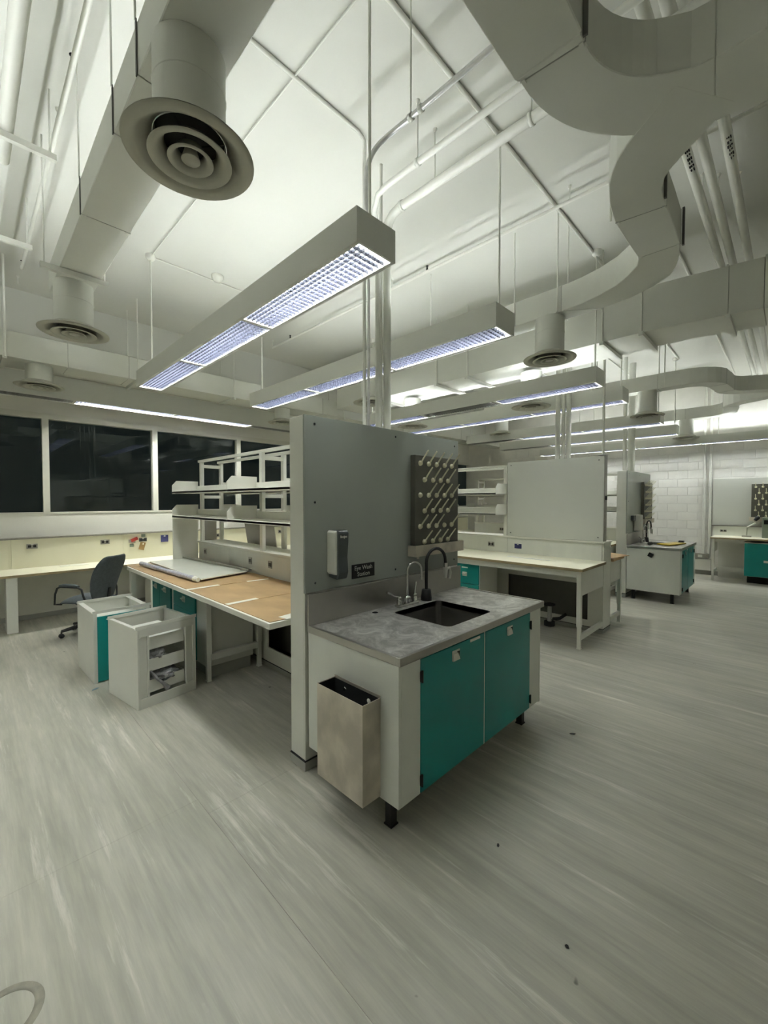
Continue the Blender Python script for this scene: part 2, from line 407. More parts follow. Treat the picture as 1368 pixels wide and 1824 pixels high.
f5 = make_fixture(lit=(1, 1, 0), rods=(0.055, -0.09)); f5.location = (8.2, 1.575, 3.02)
tag(f5, 'far pendant light whose far third is unlit, before the round ceiling diffuser', 'light', G)
f6 = copy_tree(f5, None, (9.755, 1.61, 3.02), 'farthest free hanging pendant light before the block wall')
fx(-0.62, 1.58, 'pendant light over the aisle left of the camera, outside the frame')
fx(-3.4, 1.58, 'unseen pendant light added by the far left wall for fill')  # extra lamp added to brighten the faces turned to -X
fx(-2.0, 1.58, 'pendant light over the bench far left of the camera, outside the frame')
for k, x in enumerate((-0.62, 6.06)):
    fx(x, -6.2, ('left', 'right')[k] + ' pendant light of an unseen pair added behind the camera for fill')  # lamps added to spill light on the faces turned to -Y
fw = make_fixture(on='tubewin', L=9.6, h=0.30, lit=(0, 0, 1, 1, 0, 0, 1), rods=(), up=0); fw.rotation_euler = (0, 0, -PI / 2); fw.location = (-1.60, 7.46, 3.16)
tag(fw, 'long pendant light running beside the dark windows, partly unlit', 'light')
fr_ = make_fixture(L=8.6, lit=(1, 1, 1, 1, 1, 1, 1), rods=(1.5, 4.6, 7.2)); fr_.location = (11.78, -3.4, 3.02)
tag(fr_, 'long pendant light running along the block wall at far right', 'light')

# ================================================================ DIFFUSERS
def make_diffuser(neck):
    r = thing('ceiling_diffuser', 'tmp', 'diffuser')
    n = MB().lathe([(0.138, 0.055), (0.138, neck)], n=36)
    n.lathe([(0.1385, neck * 0.62), (0.141, neck * 0.63), (0.1385, neck * 0.64)], n=36)
    n.build('neck', 'duct', r)
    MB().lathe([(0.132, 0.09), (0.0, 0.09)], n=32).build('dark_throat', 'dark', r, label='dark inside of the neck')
    MB().lathe([(0.25, 0.004), (0.248, 0.0), (0.212, -0.004), (0.198, 0.004), (0.165, 0.04), (0.140, 0.058), (0.142, 0.062), (0.17, 0.046), (0.205, 0.014), (0.25, 0.006)], n=48).build('outer_ring', 'diff', r)
    MB().lathe([(0.160, -0.012), (0.155, -0.016), (0.128, -0.008), (0.108, 0.018), (0.098, 0.042), (0.101, 0.043), (0.113, 0.022), (0.133, 0.0), (0.160, -0.010)], n=44).build('middle_ring', 'diff', r)
    MB().lathe([(0.088, -0.016), (0.084, -0.02), (0.068, -0.014), (0.056, 0.008), (0.050, 0.03), (0.053, 0.031), (0.06, 0.01), (0.072, -0.009), (0.088, -0.014)], n=36).build('inner_ring', 'diff', r)
    MB().lathe([(0.0, -0.014), (0.036, -0.014), (0.0365, -0.013), (0.034, -0.004), (0.020, 0.04), (0.0, 0.04)], n=28).build('centre_cone', 'diff', r)
    st = MB()
    for k in range(4):
        a = PI / 4 + k * PI / 2; st.bar((0.02 * math.cos(a), 0.02 * math.sin(a), 0.034), (0.137 * math.cos(a), 0.137 * math.sin(a), 0.052), 0.006)
    st.build('spider_bracket', 'dark', r)
    return r
GD = 'round ceiling diffusers under the ducts'
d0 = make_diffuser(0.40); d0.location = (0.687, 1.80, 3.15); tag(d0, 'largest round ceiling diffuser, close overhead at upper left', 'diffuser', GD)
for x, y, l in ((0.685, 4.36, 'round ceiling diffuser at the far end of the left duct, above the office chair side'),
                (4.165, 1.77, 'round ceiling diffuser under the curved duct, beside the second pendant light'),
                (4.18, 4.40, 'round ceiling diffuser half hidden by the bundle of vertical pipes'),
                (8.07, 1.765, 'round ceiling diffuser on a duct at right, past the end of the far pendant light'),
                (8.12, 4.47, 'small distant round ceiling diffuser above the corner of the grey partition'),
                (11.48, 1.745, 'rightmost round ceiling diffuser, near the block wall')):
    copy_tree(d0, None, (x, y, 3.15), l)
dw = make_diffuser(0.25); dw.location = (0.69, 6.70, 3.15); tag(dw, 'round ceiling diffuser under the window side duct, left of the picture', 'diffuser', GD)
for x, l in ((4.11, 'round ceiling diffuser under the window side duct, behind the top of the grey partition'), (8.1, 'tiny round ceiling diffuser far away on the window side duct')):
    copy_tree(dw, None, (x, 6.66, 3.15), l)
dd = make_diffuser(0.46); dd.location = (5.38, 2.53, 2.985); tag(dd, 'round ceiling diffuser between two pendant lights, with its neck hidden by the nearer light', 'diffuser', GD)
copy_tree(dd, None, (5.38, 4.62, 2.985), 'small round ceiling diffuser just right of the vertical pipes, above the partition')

# ================================================================ DUCTS
def duct_from(L, R, cuts, z0, z1, root, m='duct'):
    """one duct_section object per stretch between the cut indexes"""
    for a, b in zip(cuts[:-1], cuts[1:]):
        l, r = [Vector(p) for p in L[a:b + 1]], [Vector(p) for p in R[a:b + 1]]
        for q in (l, r):
            d = (q[1] - q[0]).normalized(); q[0] = q[0] + d * 0.0004
            d = (q[-1] - q[-2]).normalized(); q[-1] = q[-1] - d * 0.0004
        zz0 = z0[a:b + 1] if isinstance(z0, list) else z0; zz1 = z1[a:b + 1] if isinstance(z1, list) else z1
        MB().ribbon(l, r, zz0, zz1).build('duct_section', m, root, bevel=0.004, seg=1)
def seam(root, L, R, i, z0, z1):
    """dark joint flange and corner clips"""
    l, r = Vector(L[i]), Vector(R[i]); u = (r - l).normalized()
    t = Vector((-u.y, u.x)) * 0.0012
    a, b = l - u * 0.0015, r + u * 0.0015
    MB().ribbon([(a - t)[:], (a + t)[:]], [(b - t)[:], (b + t)[:]], z0 - 0.0015, z1 + 0.002).build('joint', M['joint'], root)
    for p, s in ((l, -1), (r, 1)):
        q = p - u * (0.014 * s)
        MB().box(q.x - 0.012, q.y - 0.008, z0 - 0.008, q.x + 0.012, q.y + 0.008, z0 - 0.0016).build('clip', 'duct', root)
def trapeze(root, a, b, z, w=0.04, top=True, rr=0.006):
    a, b = Vector((a[0], a[1], z)), Vector((b[0], b[1], z))
    MB().bar(a, b, w, 0.04).build('hanger_bar', 'duct', root)
    if top:
        u = (b - a).normalized()
        for p in (a + u * 0.025, b - u * 0.025):
            MB().tube([p, (p.x, p.y, CZ)], rr, 6).build('hanger_rod', 'pipe', root)
DZ0, DZ1 = 3.55, 3.77
# left duct A, elbow out of sight, trunk along X, curve and trunk along -Y
ra = thing('left_air_duct', 'long square duct at upper left with a big round diffuser under it', 'duct', (0.695, 3.0, DZ0))
pa = [(0.695, 4.66), (0.695, 3.25), (0.695, 2.43), (0.695, 2.03), (0.695, 1.15)] + arc(1.095, 1.155, 0.40, 180, 270, 8)[1:] + [(1.72, 0.755)]
L, R = offs(pa, 0.275)
cu = [0, 1, 2, 3, 4, len(pa) - 2, len(pa) - 1]
duct_from(L, R, cu, DZ0, DZ1, ra)
for i in cu[1:-1]: seam(ra, L, R, i, DZ0, DZ1)
for y in (3.25, 2.43, 2.03):
    MB().box(0.551, y - 0.006, DZ0 - 0.006, 0.556, y + 0.006, DZ1 + 0.01).build('strap', M['strap'], ra)
    MB().tube([(0.551, y, DZ1), (0.551, y, CZ)], 0.005, 6).build('hanger_rod', 'pipe', ra)
trapeze(ra, (0.44, 4.10), (0.88, 4.10), 3.525)
# trunk: arc towards -Y, wide
rt = thing('curved_trunk_duct', 'big dark duct at upper right that curves, forks and snakes past the second pendant light', 'duct', (2.2, 0.4, DZ0))
Lt = [(1.72, 0.892)] + arc(1.78, 0.09, 0.79, 93, 38, 9) + [(2.52, 0.42), (2.57, 0.30), (2.575, 0.10), (2.575, -0.8), (2.575, -2.6)]
Rt = [(1.72, 0.622)] + arc(1.78, 0.20, 0.42, 92, 30, 9) + [(2.185, 0.34), (2.20, 0.26), (2.205, 0.10), (2.205, -0.8), (2.205, -2.6)]
cut = [0, 1, 10, 13, 14, 15]
duct_from(Lt, Rt, [0, 1, 12, 13, 14, 15], DZ0, DZ1 + 0.02, rt)
seam(rt, Lt, Rt, 1, DZ0, DZ1 + 0.02); seam(rt, Lt, Rt, 13, DZ0, DZ1 + 0.02)
MB().box(1.728, 0.600, DZ0 - 0.01, 1.738, 0.618, DZ1 + 0.03).build('strap', M['strap'], rt)
for (x, y) in ((1.733, 0.61), (2.59, 0.0), (2.19, 0.0)):
    MB().tube([(x, y, DZ1 - 0.2 if x > 2 else DZ1), (x, y, CZ)], 0.006, 6).build('hanger_rod', 'pipe', rt)
# S shaped branch and run B
rb = rt
LB = [(2.22, 0.40), (2.385, 0.606), (2.42, 0.645), (2.488, 0.706), (2.57, 0.755), (2.65, 0.790), (2.80, 0.830), (2.92, 0.850), (3.04, 0.862), (3.30, 0.864), (3.59, 0.858), (3.70, 0.895), (3.81, 0.985), (3.91, 1.10), (3.985, 1.25), (4.04, 1.43), (4.065, 1.62), (4.07, 2.4), (4.07, 3.6), (4.07, 4.75)]
RB = [(2.50, 0.22), (2.655, 0.400), (2.69, 0.44), (2.735, 0.485), (2.77, 0.52), (2.81, 0.548), (2.90, 0.578), (2.98, 0.586), (3.08, 0.588), (3.34, 0.592), (3.60, 0.600), (3.77, 0.634), (3.92, 0.678), (4.05, 0.745), (4.15, 0.875), (4.23, 1.06), (4.275, 1.30), (4.29, 2.4), (4.29, 3.6), (4.29, 4.75)]
cb = [0, 8, 10, 16, 17, 18, 19]
duct_from(LB, RB, cb, DZ0 - 0.0008, DZ1 + 0.0192, rb)
for i in cb[1:-1]: seam(rb, LB, RB, i, DZ0, DZ1 + 0.02)
for (x, y) in ((4.05, 1.65), (4.31, 1.65), (4.06, 2.1), (4.06, 3.2), (3.0, 0.88)):
    MB().tube([(x, y, DZ0), (x, y, CZ)], 0.007, 6).build('hanger_rod', 'pipe', rb)
MB().box(2.972, 0.570, DZ0 - 0.01, 2.99, 0.583, DZ1 + 0.03).build('strap', M['strap'], rb)
MB().box(3.60, 0.580, DZ0 - 0.01, 3.62, 0.593, DZ1 + 0.03).build('strap', M['strap'], rb)
# big duct D over the whiteboard island
rd = thing('exhaust_duct', 'deep rectangular duct crossing the right half, with hanger bars beneath it', 'duct', (5.2, 2.0, 3.45))
LD = [(4.93, 6.1), (4.93, 5.0), (4.93, 3.76), (4.93, 3.23), (4.90, 1.50), (4.90, 1.13), (4.94, 0.80), (5.00, 0.46), (5.04, 0.215)]
RD = [(5.56, 6.1), (5.56, 5.0), (5.56, 3.76), (5.56, 3.23), (5.52, 1.50), (5.46, 1.13), (5.46, 0.80), (5.54, 0.46), (5.58, 0.215)]
KD = 1.03
LD = [(x * KD, y * KD) for x, y in LD]; RD = [(x * KD, y * KD) for x, y in RD]; ZD = 1.73 + 1.72 * KD
zt = [3.80, 3.80, 3.80, 3.80, 3.82, 3.90, 3.90, 3.90, 3.90]
zt = [1.73 + (z - 1.73) * KD for z in zt]
cd = [0, 1, 2, 3, 4, 5, 7, 8]
duct_from(LD, RD, cd, [ZD] * 9, zt, rd)
for i in cd[1:-1]: seam(rd, LD, RD, i, ZD, zt[i])
for i in (1, 2, 3, 4, 5, 7):
    a, b = Vector(LD[i]), Vector(RD[i]); u = (b - a).normalized()
    trapeze(rd, (a - u * 0.05)[:], (b + u * (0.10 if i < 4 else 0.04))[:], top=i != 7, z=ZD - 0.024, rr=0.007)
fc = MB()
for k in range(9):
    y1 = 0.218 - k * 0.035; y0 = y1 - 0.034; g = 0.0 if k % 2 else 0.015
    fc.box(5.195 - g, y0, ZD + 0.005 - g, 5.745 + g, y1, 3.96 + g)
fc.build('flexible_collar', 'duct', rd)
MB().ribbon([(5.195, -0.10), (5.195, -4.6)], [(5.745, -0.10), (5.745, -4.6)], ZD, 3.96).build('duct_section', 'duct', rd)
# duct E and F, forked near the block wall
re_ = thing('far_left_fork_duct', 'pale duct at right that bends in an S near the far wall', 'duct', (8.0, 1.5, DZ0))
pe = [(8.07, 4.8), (8.07, 3.2), (8.07, 1.6)] + arc(8.50, 1.30, 0.43, 180, 255, 6) + [(8.75, 0.845)] + arc(8.85, 0.42, 0.42, 90, 15, 6) + [(9.40, 0.30), (9.42, 0.0), (9.42, -2.6)]
L, R = offs(pe, 0.24)
ce = [0, 1, 2, 9, 12, len(pe) - 3, len(pe) - 1]
duct_from(L, R, ce, DZ0, DZ1 + 0.02, re_)
for i in ce[1:-1]: seam(re_, L, R, i, DZ0, DZ1 + 0.02)
for (x, y) in ((7.93, 2.6), (8.21, 2.6), (7.93, 1.5), (8.21, 4.0)):
    MB().tube([(x, y, DZ0), (x, y, CZ)], 0.008, 6).build('hanger_rod', 'pipe', re_)
rf = thing('far_right_fork_duct', 'farthest pale duct, curving out of the right edge toward the block wall', 'duct', (11.4, 1.5, DZ0))
pf = [(11.48, 4.8), (11.48, 3.2), (11.48, 1.75)] + arc(11.08, 1.35, 0.40, 0, -75, 6) + [(10.7, 0.90)] + arc(10.55, 0.48, 0.42, 90, 165, 6) + [(9.98, 0.3), (9.95, 0.0), (9.95, -2.6)]
L, R = offs(pf, 0.24)
duct_from(L, R, ce, DZ0, DZ1 + 0.02, rf)
for i in ce[1:-1]: seam(rf, L, R, i, DZ0, DZ1 + 0.02)
for (x, y) in ((11.33, 2.6), (11.63, 2.6), (11.33, 4.0)):
    MB().tube([(x, y, DZ0), (x, y, CZ)], 0.008, 6).build('hanger_rod', 'pipe', rf)
# window side duct
rw = thing('window_side_duct', 'long pale duct running parallel to the dark windows below the beam', 'duct', (2, 6.7, 3.4))
xsw = [-4.8, -2.2, 0.95, 1.62, 3.6, 4.9, 7.2, 9.6, 12.0]
pw = [(x, 6.70) for x in xsw]; L, R = offs(pw, 0.42)
duct_from(L, R, list(range(len(xsw))), 3.40, 3.70, rw)
for i in range(1, len(xsw) - 1): seam(rw, L, R, i, 3.40, 3.70)
for x in (0.36, 1.72, 3.1, 5.4, 7.6, 10.0):
    trapeze(rw, (x, 6.43), (x, 6.97), 3.38)

# ================================================================ PIPES
def pipe(name, label, pts, r, m='pipe', cat='pipe', n=12, group=None):
    t = thing(name, label, cat, pts[0], group); MB().tube(pts, r, n).build('pipe_run', m, t); return t
def hangers(t, spots, r=0.005):
    for (x, y, z) in spots:
        MB().tube([(x, y, z), (x, y, CZ)], r, 6).build('hanger_rod', 'pipe', t)
        MB().lathe([(0.0, -0.02), (0.013, -0.018), (0.016, 0.0)], (x, y, CZ), 10).build('rod_anchor', 'pipe', t)
def clamp(t, p, ax, r):
    MB().lathe([(r + 0.001, -0.012), (r + 0.006, -0.012), (r + 0.006, 0.012), (r + 0.001, 0.012)], p, 14, axis=ax).build('clamp', 'pipe', t)
# silver conduit curving down to the nearest light
B = [Vector(p) for p in ((1.76, 1.56, 3.83), (1.75, 1.84, 3.83), (1.60, 1.76, 3.68), (1.553, 1.66, 3.19))]
sc = [(1.76, -2.5, 3.83)] + [tuple(B[0] * (1 - u) ** 3 + B[1] * 3 * u * (1 - u) ** 2 + B[2] * 3 * u * u * (1 - u) + B[3] * u ** 3) for u in [i / 16 for i in range(17)]]
t = pipe('silver_conduit', 'shiny silver conduit that bends down into the nearest pendant light', sc, 0.014, 'galv', 'conduit')
hangers(t, [(1.76, 1.53, 3.83), (1.76, 0.97, 3.83)]); clamp(t, (1.76, 1.53, 3.83), (0, 1, 0), 0.014); clamp(t, (1.76, 1.46, 3.83), (0, 1, 0), 0.014)
# two white pipes turning down behind the partition
t = pipe('upper_white_pipe', 'slimmer white overhead pipe just below the silver conduit', [(2.26, -2.5, 4.08), (2.26, 2.20, 4.08), (2.27, 2.30, 4.07), (2.335, 2.41, 4.03), (2.40, 2.45, 3.95), (2.415, 2.452, 3.8), (2.415, 2.452, 2.26)], 0.022)
hangers(t, [(2.26, 1.9, 4.1), (2.26, 1.15, 4.1)]); clamp(t, (2.26, 1.9, 4.08), (0, 1, 0), 0.022)
t = pipe('lower_white_pipe', 'thicker white overhead pipe with an elbow, dropping behind the grey partition', [(2.52, -2.5, 4.10), (2.52, 2.30, 4.10), (2.522, 2.38, 4.085), (2.523, 2.43, 4.04), (2.523, 2.45, 3.98), (2.523, 2.452, 3.8), (2.523, 2.452, 2.26)], [0.034, 0.034, 0.034, 0.037, 0.037, 0.034, 0.034])
hangers(t, [(2.52, 1.95, 4.13), (2.52, 1.2, 4.13)]); clamp(t, (2.52, 2.28, 4.10), (0, 1, 0), 0.034); clamp(t, (2.52, 1.2, 4.10), (0, 1, 0), 0.034); clamp(t, (2.523, 2.452, 3.95), (0, 0, 1), 0.034)
pipe('thin_white_drop_pipe', 'thin white pipe running down to the partition, left of the thick one', [(2.47, 2.47, CZ), (2.47, 2.47, 2.26)], 0.013)
pipe('dark_conduit_drop', 'slim grey conduit dropping onto the partition top, leftmost of the group', [(2.31, 2.452, 4.35), (2.31, 2.452, 2.26)], 0.012, 'galv', 'conduit')
# ceiling conduits
def conduit(label, pts, r=0.011): return pipe('ceiling_conduit', label, pts, r, cat='conduit', n=8)
conduit('thin conduit across the ceiling, linking the near ends of the pendant lights', [(1.0, 1.63, 4.482), (9.8, 1.63, 4.482)], 0.016)
conduit('thin ceiling conduit that turns down beside the silver conduit', [(0.9, 2.36, 4.484), (2.12, 2.36, 4.484), (2.19, 2.37, 4.47), (2.22, 2.40, 4.42), (2.225, 2.41, 4.30), (2.225, 2.41, 2.26)], 0.013)
conduit('thin conduit along the ceiling above the nearest pendant light', [(1.60, -1.5, 4.487), (1.535, 5.19, 4.487)], 0.006)
conduit('thin conduit across the ceiling from the far end of the nearest light', [(1.58, 5.22, 4.487), (3.2, 5.22, 4.487)], 0.008)
conduit('thin ceiling conduit at right that stops above the snaking duct', [(4.42, 1.20, 4.485), (4.42, 1.16, 4.485), (4.50, 1.10, 4.485), (5.3, 1.10, 4.485)], 0.014)
for k, (y, x0, x1) in enumerate(((0.95, 4.6, 11.8), (3.9, 5.2, 11.9), (2.6, 8.3, 11.9))):
    conduit(('thin conduit over the far right ceiling, nearest of three', 'thin conduit over the far ceiling, deepest of three', 'thin conduit over the far right ceiling, middle of three')[k], [(x0, y, 4.48), (x1, y, 4.48)], 0.014)
# sprinkler lines
def sprinkler_line(label, x, z, ya, yb, heads, r):
    t = thing('sprinkler_pipe', label, 'sprinkler', (x, ya, z))
    MB().tube([(x, ya, z), (x, yb, z)], r, 10).build('pipe_run', 'pipe', t)
    for y in heads:
        MB().tube([(x, y, z), (x, y, z + 0.03), (x, y, z + 0.05)], [0.013, 0.011, 0.009], 8).build('sprinkler_head', M['dark'], t, label='dark sprinkler head')
        MB().lathe([(0.0, 0.062), (0.016, 0.060), (0.016, 0.064), (0.0, 0.066)], (x, y, z), 10).build('deflector', M['dark'], t)
    hangers(t, [(x, y + 0.55, z) for y in heads])
sprinkler_line('white sprinkler pipe crossing the ceiling behind the second pendant light', 3.80, 4.37, -2.5, 6.45, (3.05, 0.9, 5.9), 0.017)
sprinkler_line('white sprinkler pipe on the ceiling at the left, past the pair of large pipes', 0.52, 4.40, -1.5, 6.35, (3.2, 6.3), 0.017)
# pair of large pipes at upper left on trapezes
for x, l in ((0.115, 'large white pipe at the upper left corner, left one of the pair'), (0.235, 'large white pipe at the upper left corner, right one of the pair')):
    pipe('large_ceiling_pipe', l, [(x, -2.5, 4.12), (x, 3.98 if x > 0.2 else 6.3, 4.12)], 0.040, n=16, group='large pipes at upper left')
for k, y in enumerate((3.62, 5.04)):
    t = thing('pipe_trapeze', ('hanger bar under the pair of large pipes, nearer one', 'hanger bar under the large pipe, farther one')[k], 'hanger', (0.2, y, 4.06))
    MB().bar((-0.12, y, 4.058), (0.49, y, 4.058), 0.035, 0.040).build('hanger_bar', 'pipe', t)
    for x in (-0.09, 0.455): MB().tube([(x, y, 4.04), (x, y, CZ)], 0.007, 6).build('hanger_rod', 'pipe', t)
# long drop rod at left
pipe('drop_pipe', 'thin white pipe with a clamp hanging at the left edge before the window side duct', [(0.36, 6.36, CZ), (0.36, 6.36, 3.36)], 0.012)
# three labelled pipes at upper right
for k, (y, l) in enumerate(((0.595, 'white overhead pipe at upper right, left one of the three'), (0.50, 'white overhead pipe at upper right, middle one of the three'), (0.372, 'white overhead pipe at upper right, right one of the three'))):
    t = pipe('service_pipe', l, [(0.6, y, 4.25), (11.9, y, 4.25)], 0.033, n=12, group='parallel service pipes at upper right')
    if k != 1:
        lb = MB()
        for j in range(6):
            xx = (3.66 if k == 0 else 3.72) + j * 0.045; c_ = Vector((xx, y, 4.25))
            for a_ in ((-2.2, -1.75) if j % 2 else (-2.3, -1.95, -1.65)):
                p = c_ + Vector((0, math.cos(a_), math.sin(a_))) * 0.0332; lb.box(p.x, p.y - 0.004, p.z - 0.003, p.x + random.uniform(0.012, 0.032), p.y + random.uniform(0.001, 0.006), p.z + 0.001)
        lb.build('pipe_label', M['dark'], t, label='dark illegible stencilled label', kind='stuff')
    hangers(t, [(4.45 + 1.9 * j + 0.1 * k, y, 4.25) for j in range(3)])
# pipes rising from the far islands
for k, (x, y, l) in enumerate(((5.86, 2.36, 'left pipe of three rising from the whiteboard island'), (5.87, 2.287, 'middle pipe of three rising from the whiteboard island'), (5.88, 2.222, 'right pipe of three rising from the whiteboard island'))):
    pipe('riser_pipe', 'white ' + l, [(x, y, 2.2), (x, y, CZ)], 0.033 if k != 1 else 0.024, group='risers over the whiteboard island')
pipe('riser_pipe', 'slim pole standing on the right corner of the grey whiteboard', [(5.85, 1.765, 2.33), (5.85, 1.765, CZ)], 0.016)
pipe('riser_pipe', 'slimmer riser pipe behind the far sink, left one', [(9.04, 2.345, 2.2), (9.04, 2.345, CZ)], 0.035)
pipe('riser_pipe', 'thicker riser pipe behind the far sink, right one', [(9.52, 2.345, 2.2), (9.52, 2.345, CZ)], 0.062)
for y, l in ((1.475, 'vertical white pipe on the block wall, left of the pair'), (1.365, 'vertical white pipe on the block wall, right of the pair')):
    pipe('wall_pipe', l, [(XW - 0.045, y, 0.42), (XW - 0.045, y, CZ)], 0.026)
tag(MB().lathe([(0.0, -0.075), (0.045, -0.07), (0.062, -0.03), (0.07, -0.028), (0.07, 0.0)], (2.25, 5.10, CZ), 20).build('smoke_detector', 'plastic', loc=(2.25, 5.10, CZ)), 'small white smoke detector on the ceiling behind the nearest pendant light', 'detector')

# ================================================================ SINK ISLAND (near)
SH = 0.945
def screw(mb, x, y, z, ax=(0, -1, 0)): mb.lathe([(0.0, 0.0025), (0.006, 0.002), (0.008, 0.0)], (x, y, z), 10, axis=ax)
def partition(x0, x1, y0, y1, label):
    t = thing('partition_wall', label, 'partition', (x0, y0, 0))
    MB().box(x0, y0 + 0.016, 0.07, x1, y1, 2.268).build('core', 'metal', t, bevel=0.003)
    MB().box(x0 + 0.001, y0, 1.142, x1 - 0.001, y0 + 0.0155, 2.271).build('face_panel', 'greyboard', t, bevel=0.002, label='grey laminate face panel')
    MB().box(x0 + 0.001, y0 + 0.004, 0.07, x1 - 0.001, y0 + 0.0155, 1.140).build('lower_panel', 'metal', t)
    MB().box(x0 - 0.008, y0 - 0.003, 0.063, x1 + 0.008, y1, 0.0695).build('base_gap', M['dark'], t, label='dark line above the plinth')
    MB().box(x0 - 0.004, y0, 0, x1 + 0.004, y1, 0.062).build('plinth', 'base', t, bevel=0.004)
    for x in (x0 + 0.08, (x0 + x1) / 2, x1 - 0.06):
        for z in (1.20, 2.22):
            s = MB(); screw(s, x, y0 - 0.0005, z); s.build('screw', M['dark'], t)
    s = MB(); screw(s, x0 + 0.08, y0 - 0.0005, 1.72); s.build('screw', M['dark'], t)
    return t
partition(1.50, 3.175, 2.18, 2.345, 'tall grey partition panel standing behind the near sink')

def cup_handle(parent, x, z, y, name='handle'):
    m = MB().box(x - 0.037, y - 0.003, z - 0.030, x + 0.037, y, z + 0.028)                                              # back plate
    m.prism([(x - 0.037, z - 0.030), (x + 0.031, z - 0.030), (x + 0.010, z + 0.012), (x - 0.037, z + 0.012)], y - 0.011, y - 0.003, 'xz')   # finger plate
    h = m.build(name, 'plastic', parent, label='white recessed handle')
    MB().prism([(x + 0.008, z + 0.017), (x + 0.036, z + 0.017), (x + 0.0335, z - 0.026)], y - 0.0036, y - 0.0031, 'xz').build('pocket_shade', M['dark'], parent)  # flat dark triangle painting the shade inside the grip pocket
    return h

def sink_base(x0, x1, y0, y1, label, bz=0.165):
    t = thing('sink_cabinet', label, 'cabinet', (x0, y0, 0))
    b = MB()
    w = x1 - x0; fl_ = x0 + 0.17; fr2 = x1 - 0.185; mid = (fl_ + fr2) / 2
    b.box(x0, y0, bz, x0 + 0.02, y1, 0.899)
    b.build('end_panel', 'cabwhite', t, bevel=0.002)
    MB().box(x1 - 0.02, y0, bz - 0.01, x1, y1, 0.899).build('end_panel', 'cabwhite', t, bevel=0.002)
    MB().box(x0 + 0.0205, y0, bz, fl_, y0 + 0.02, 0.899).build('stile', 'cabwhite', t, bevel=0.0015)
    MB().box(fr2, y0, bz, x1 - 0.0205, y0 + 0.02, 0.899).build('stile', 'cabwhite', t, bevel=0.0015)
    MB().box(x0 + 0.0205, y0 + 0.03, bz, x1 - 0.0205, y1, bz + 0.02).build('floor_panel', 'cabwhite', t)
    MB().box(x0 + 0.0205, y1 - 0.02, bz + 0.02, x1 - 0.0205, y1, 0.899).build('back_panel', 'cabwhite', t)
    MB().box(mid - 0.006, y0 - 0.001, bz, mid + 0.006, y0 + 0.02, 0.899).build('centre_stile', 'cabwhite', t)
    for k, (a, c) in enumerate(((fl_ + 0.002, mid - 0.008), (mid + 0.008, fr2 - 0.002))):
        d = MB().box(a, y0 - 0.004, bz + 0.004, c, y0 + 0.016, 0.890).build('door', 'teal', t, bevel=0.002, label='teal door')
        cx = a + (c - a) * 0.5
        cup_handle(d, cx, 0.832, y0 - 0.004)
        hx = fl_ + 0.002 if k == 0 else fr2 - 0.002
        for z in (0.80, 0.24):
            h = MB().box(hx - 0.008, y0 - 0.012, z - 0.028, hx + 0.008, y0 - 0.003, z + 0.028)
            h.tube([(hx, y0 - 0.012, z - 0.032), (hx, y0 - 0.012, z + 0.032)], 0.006, 8).build('hinge', M['black'], d)
        if k == 0:
            MB().box(c - 0.165, y0 - 0.007, 0.868, c - 0.055, y0 - 0.004, 0.884).build('card_holder', M['tape'], d)
    for (lx, ly) in ((x0 + 0.04, y0 + 0.09), (x1 - 0.16, y0 + 0.07), (x0 + 0.04, y1 - 0.12), (x1 - 0.16, y1 - 0.12)):
        l = MB().box(lx, ly, 0.008, lx + 0.045, ly + 0.045, bz - 0.001).box(lx - 0.006, ly - 0.006, 0, lx + 0.051, ly + 0.051, 0.008)
        l.build('leg', 'black', t, bevel=0.002)
    return t
sink_base(1.513, 3.15, 1.388, 2.164, 'near sink cabinet with two teal doors and white end panels')

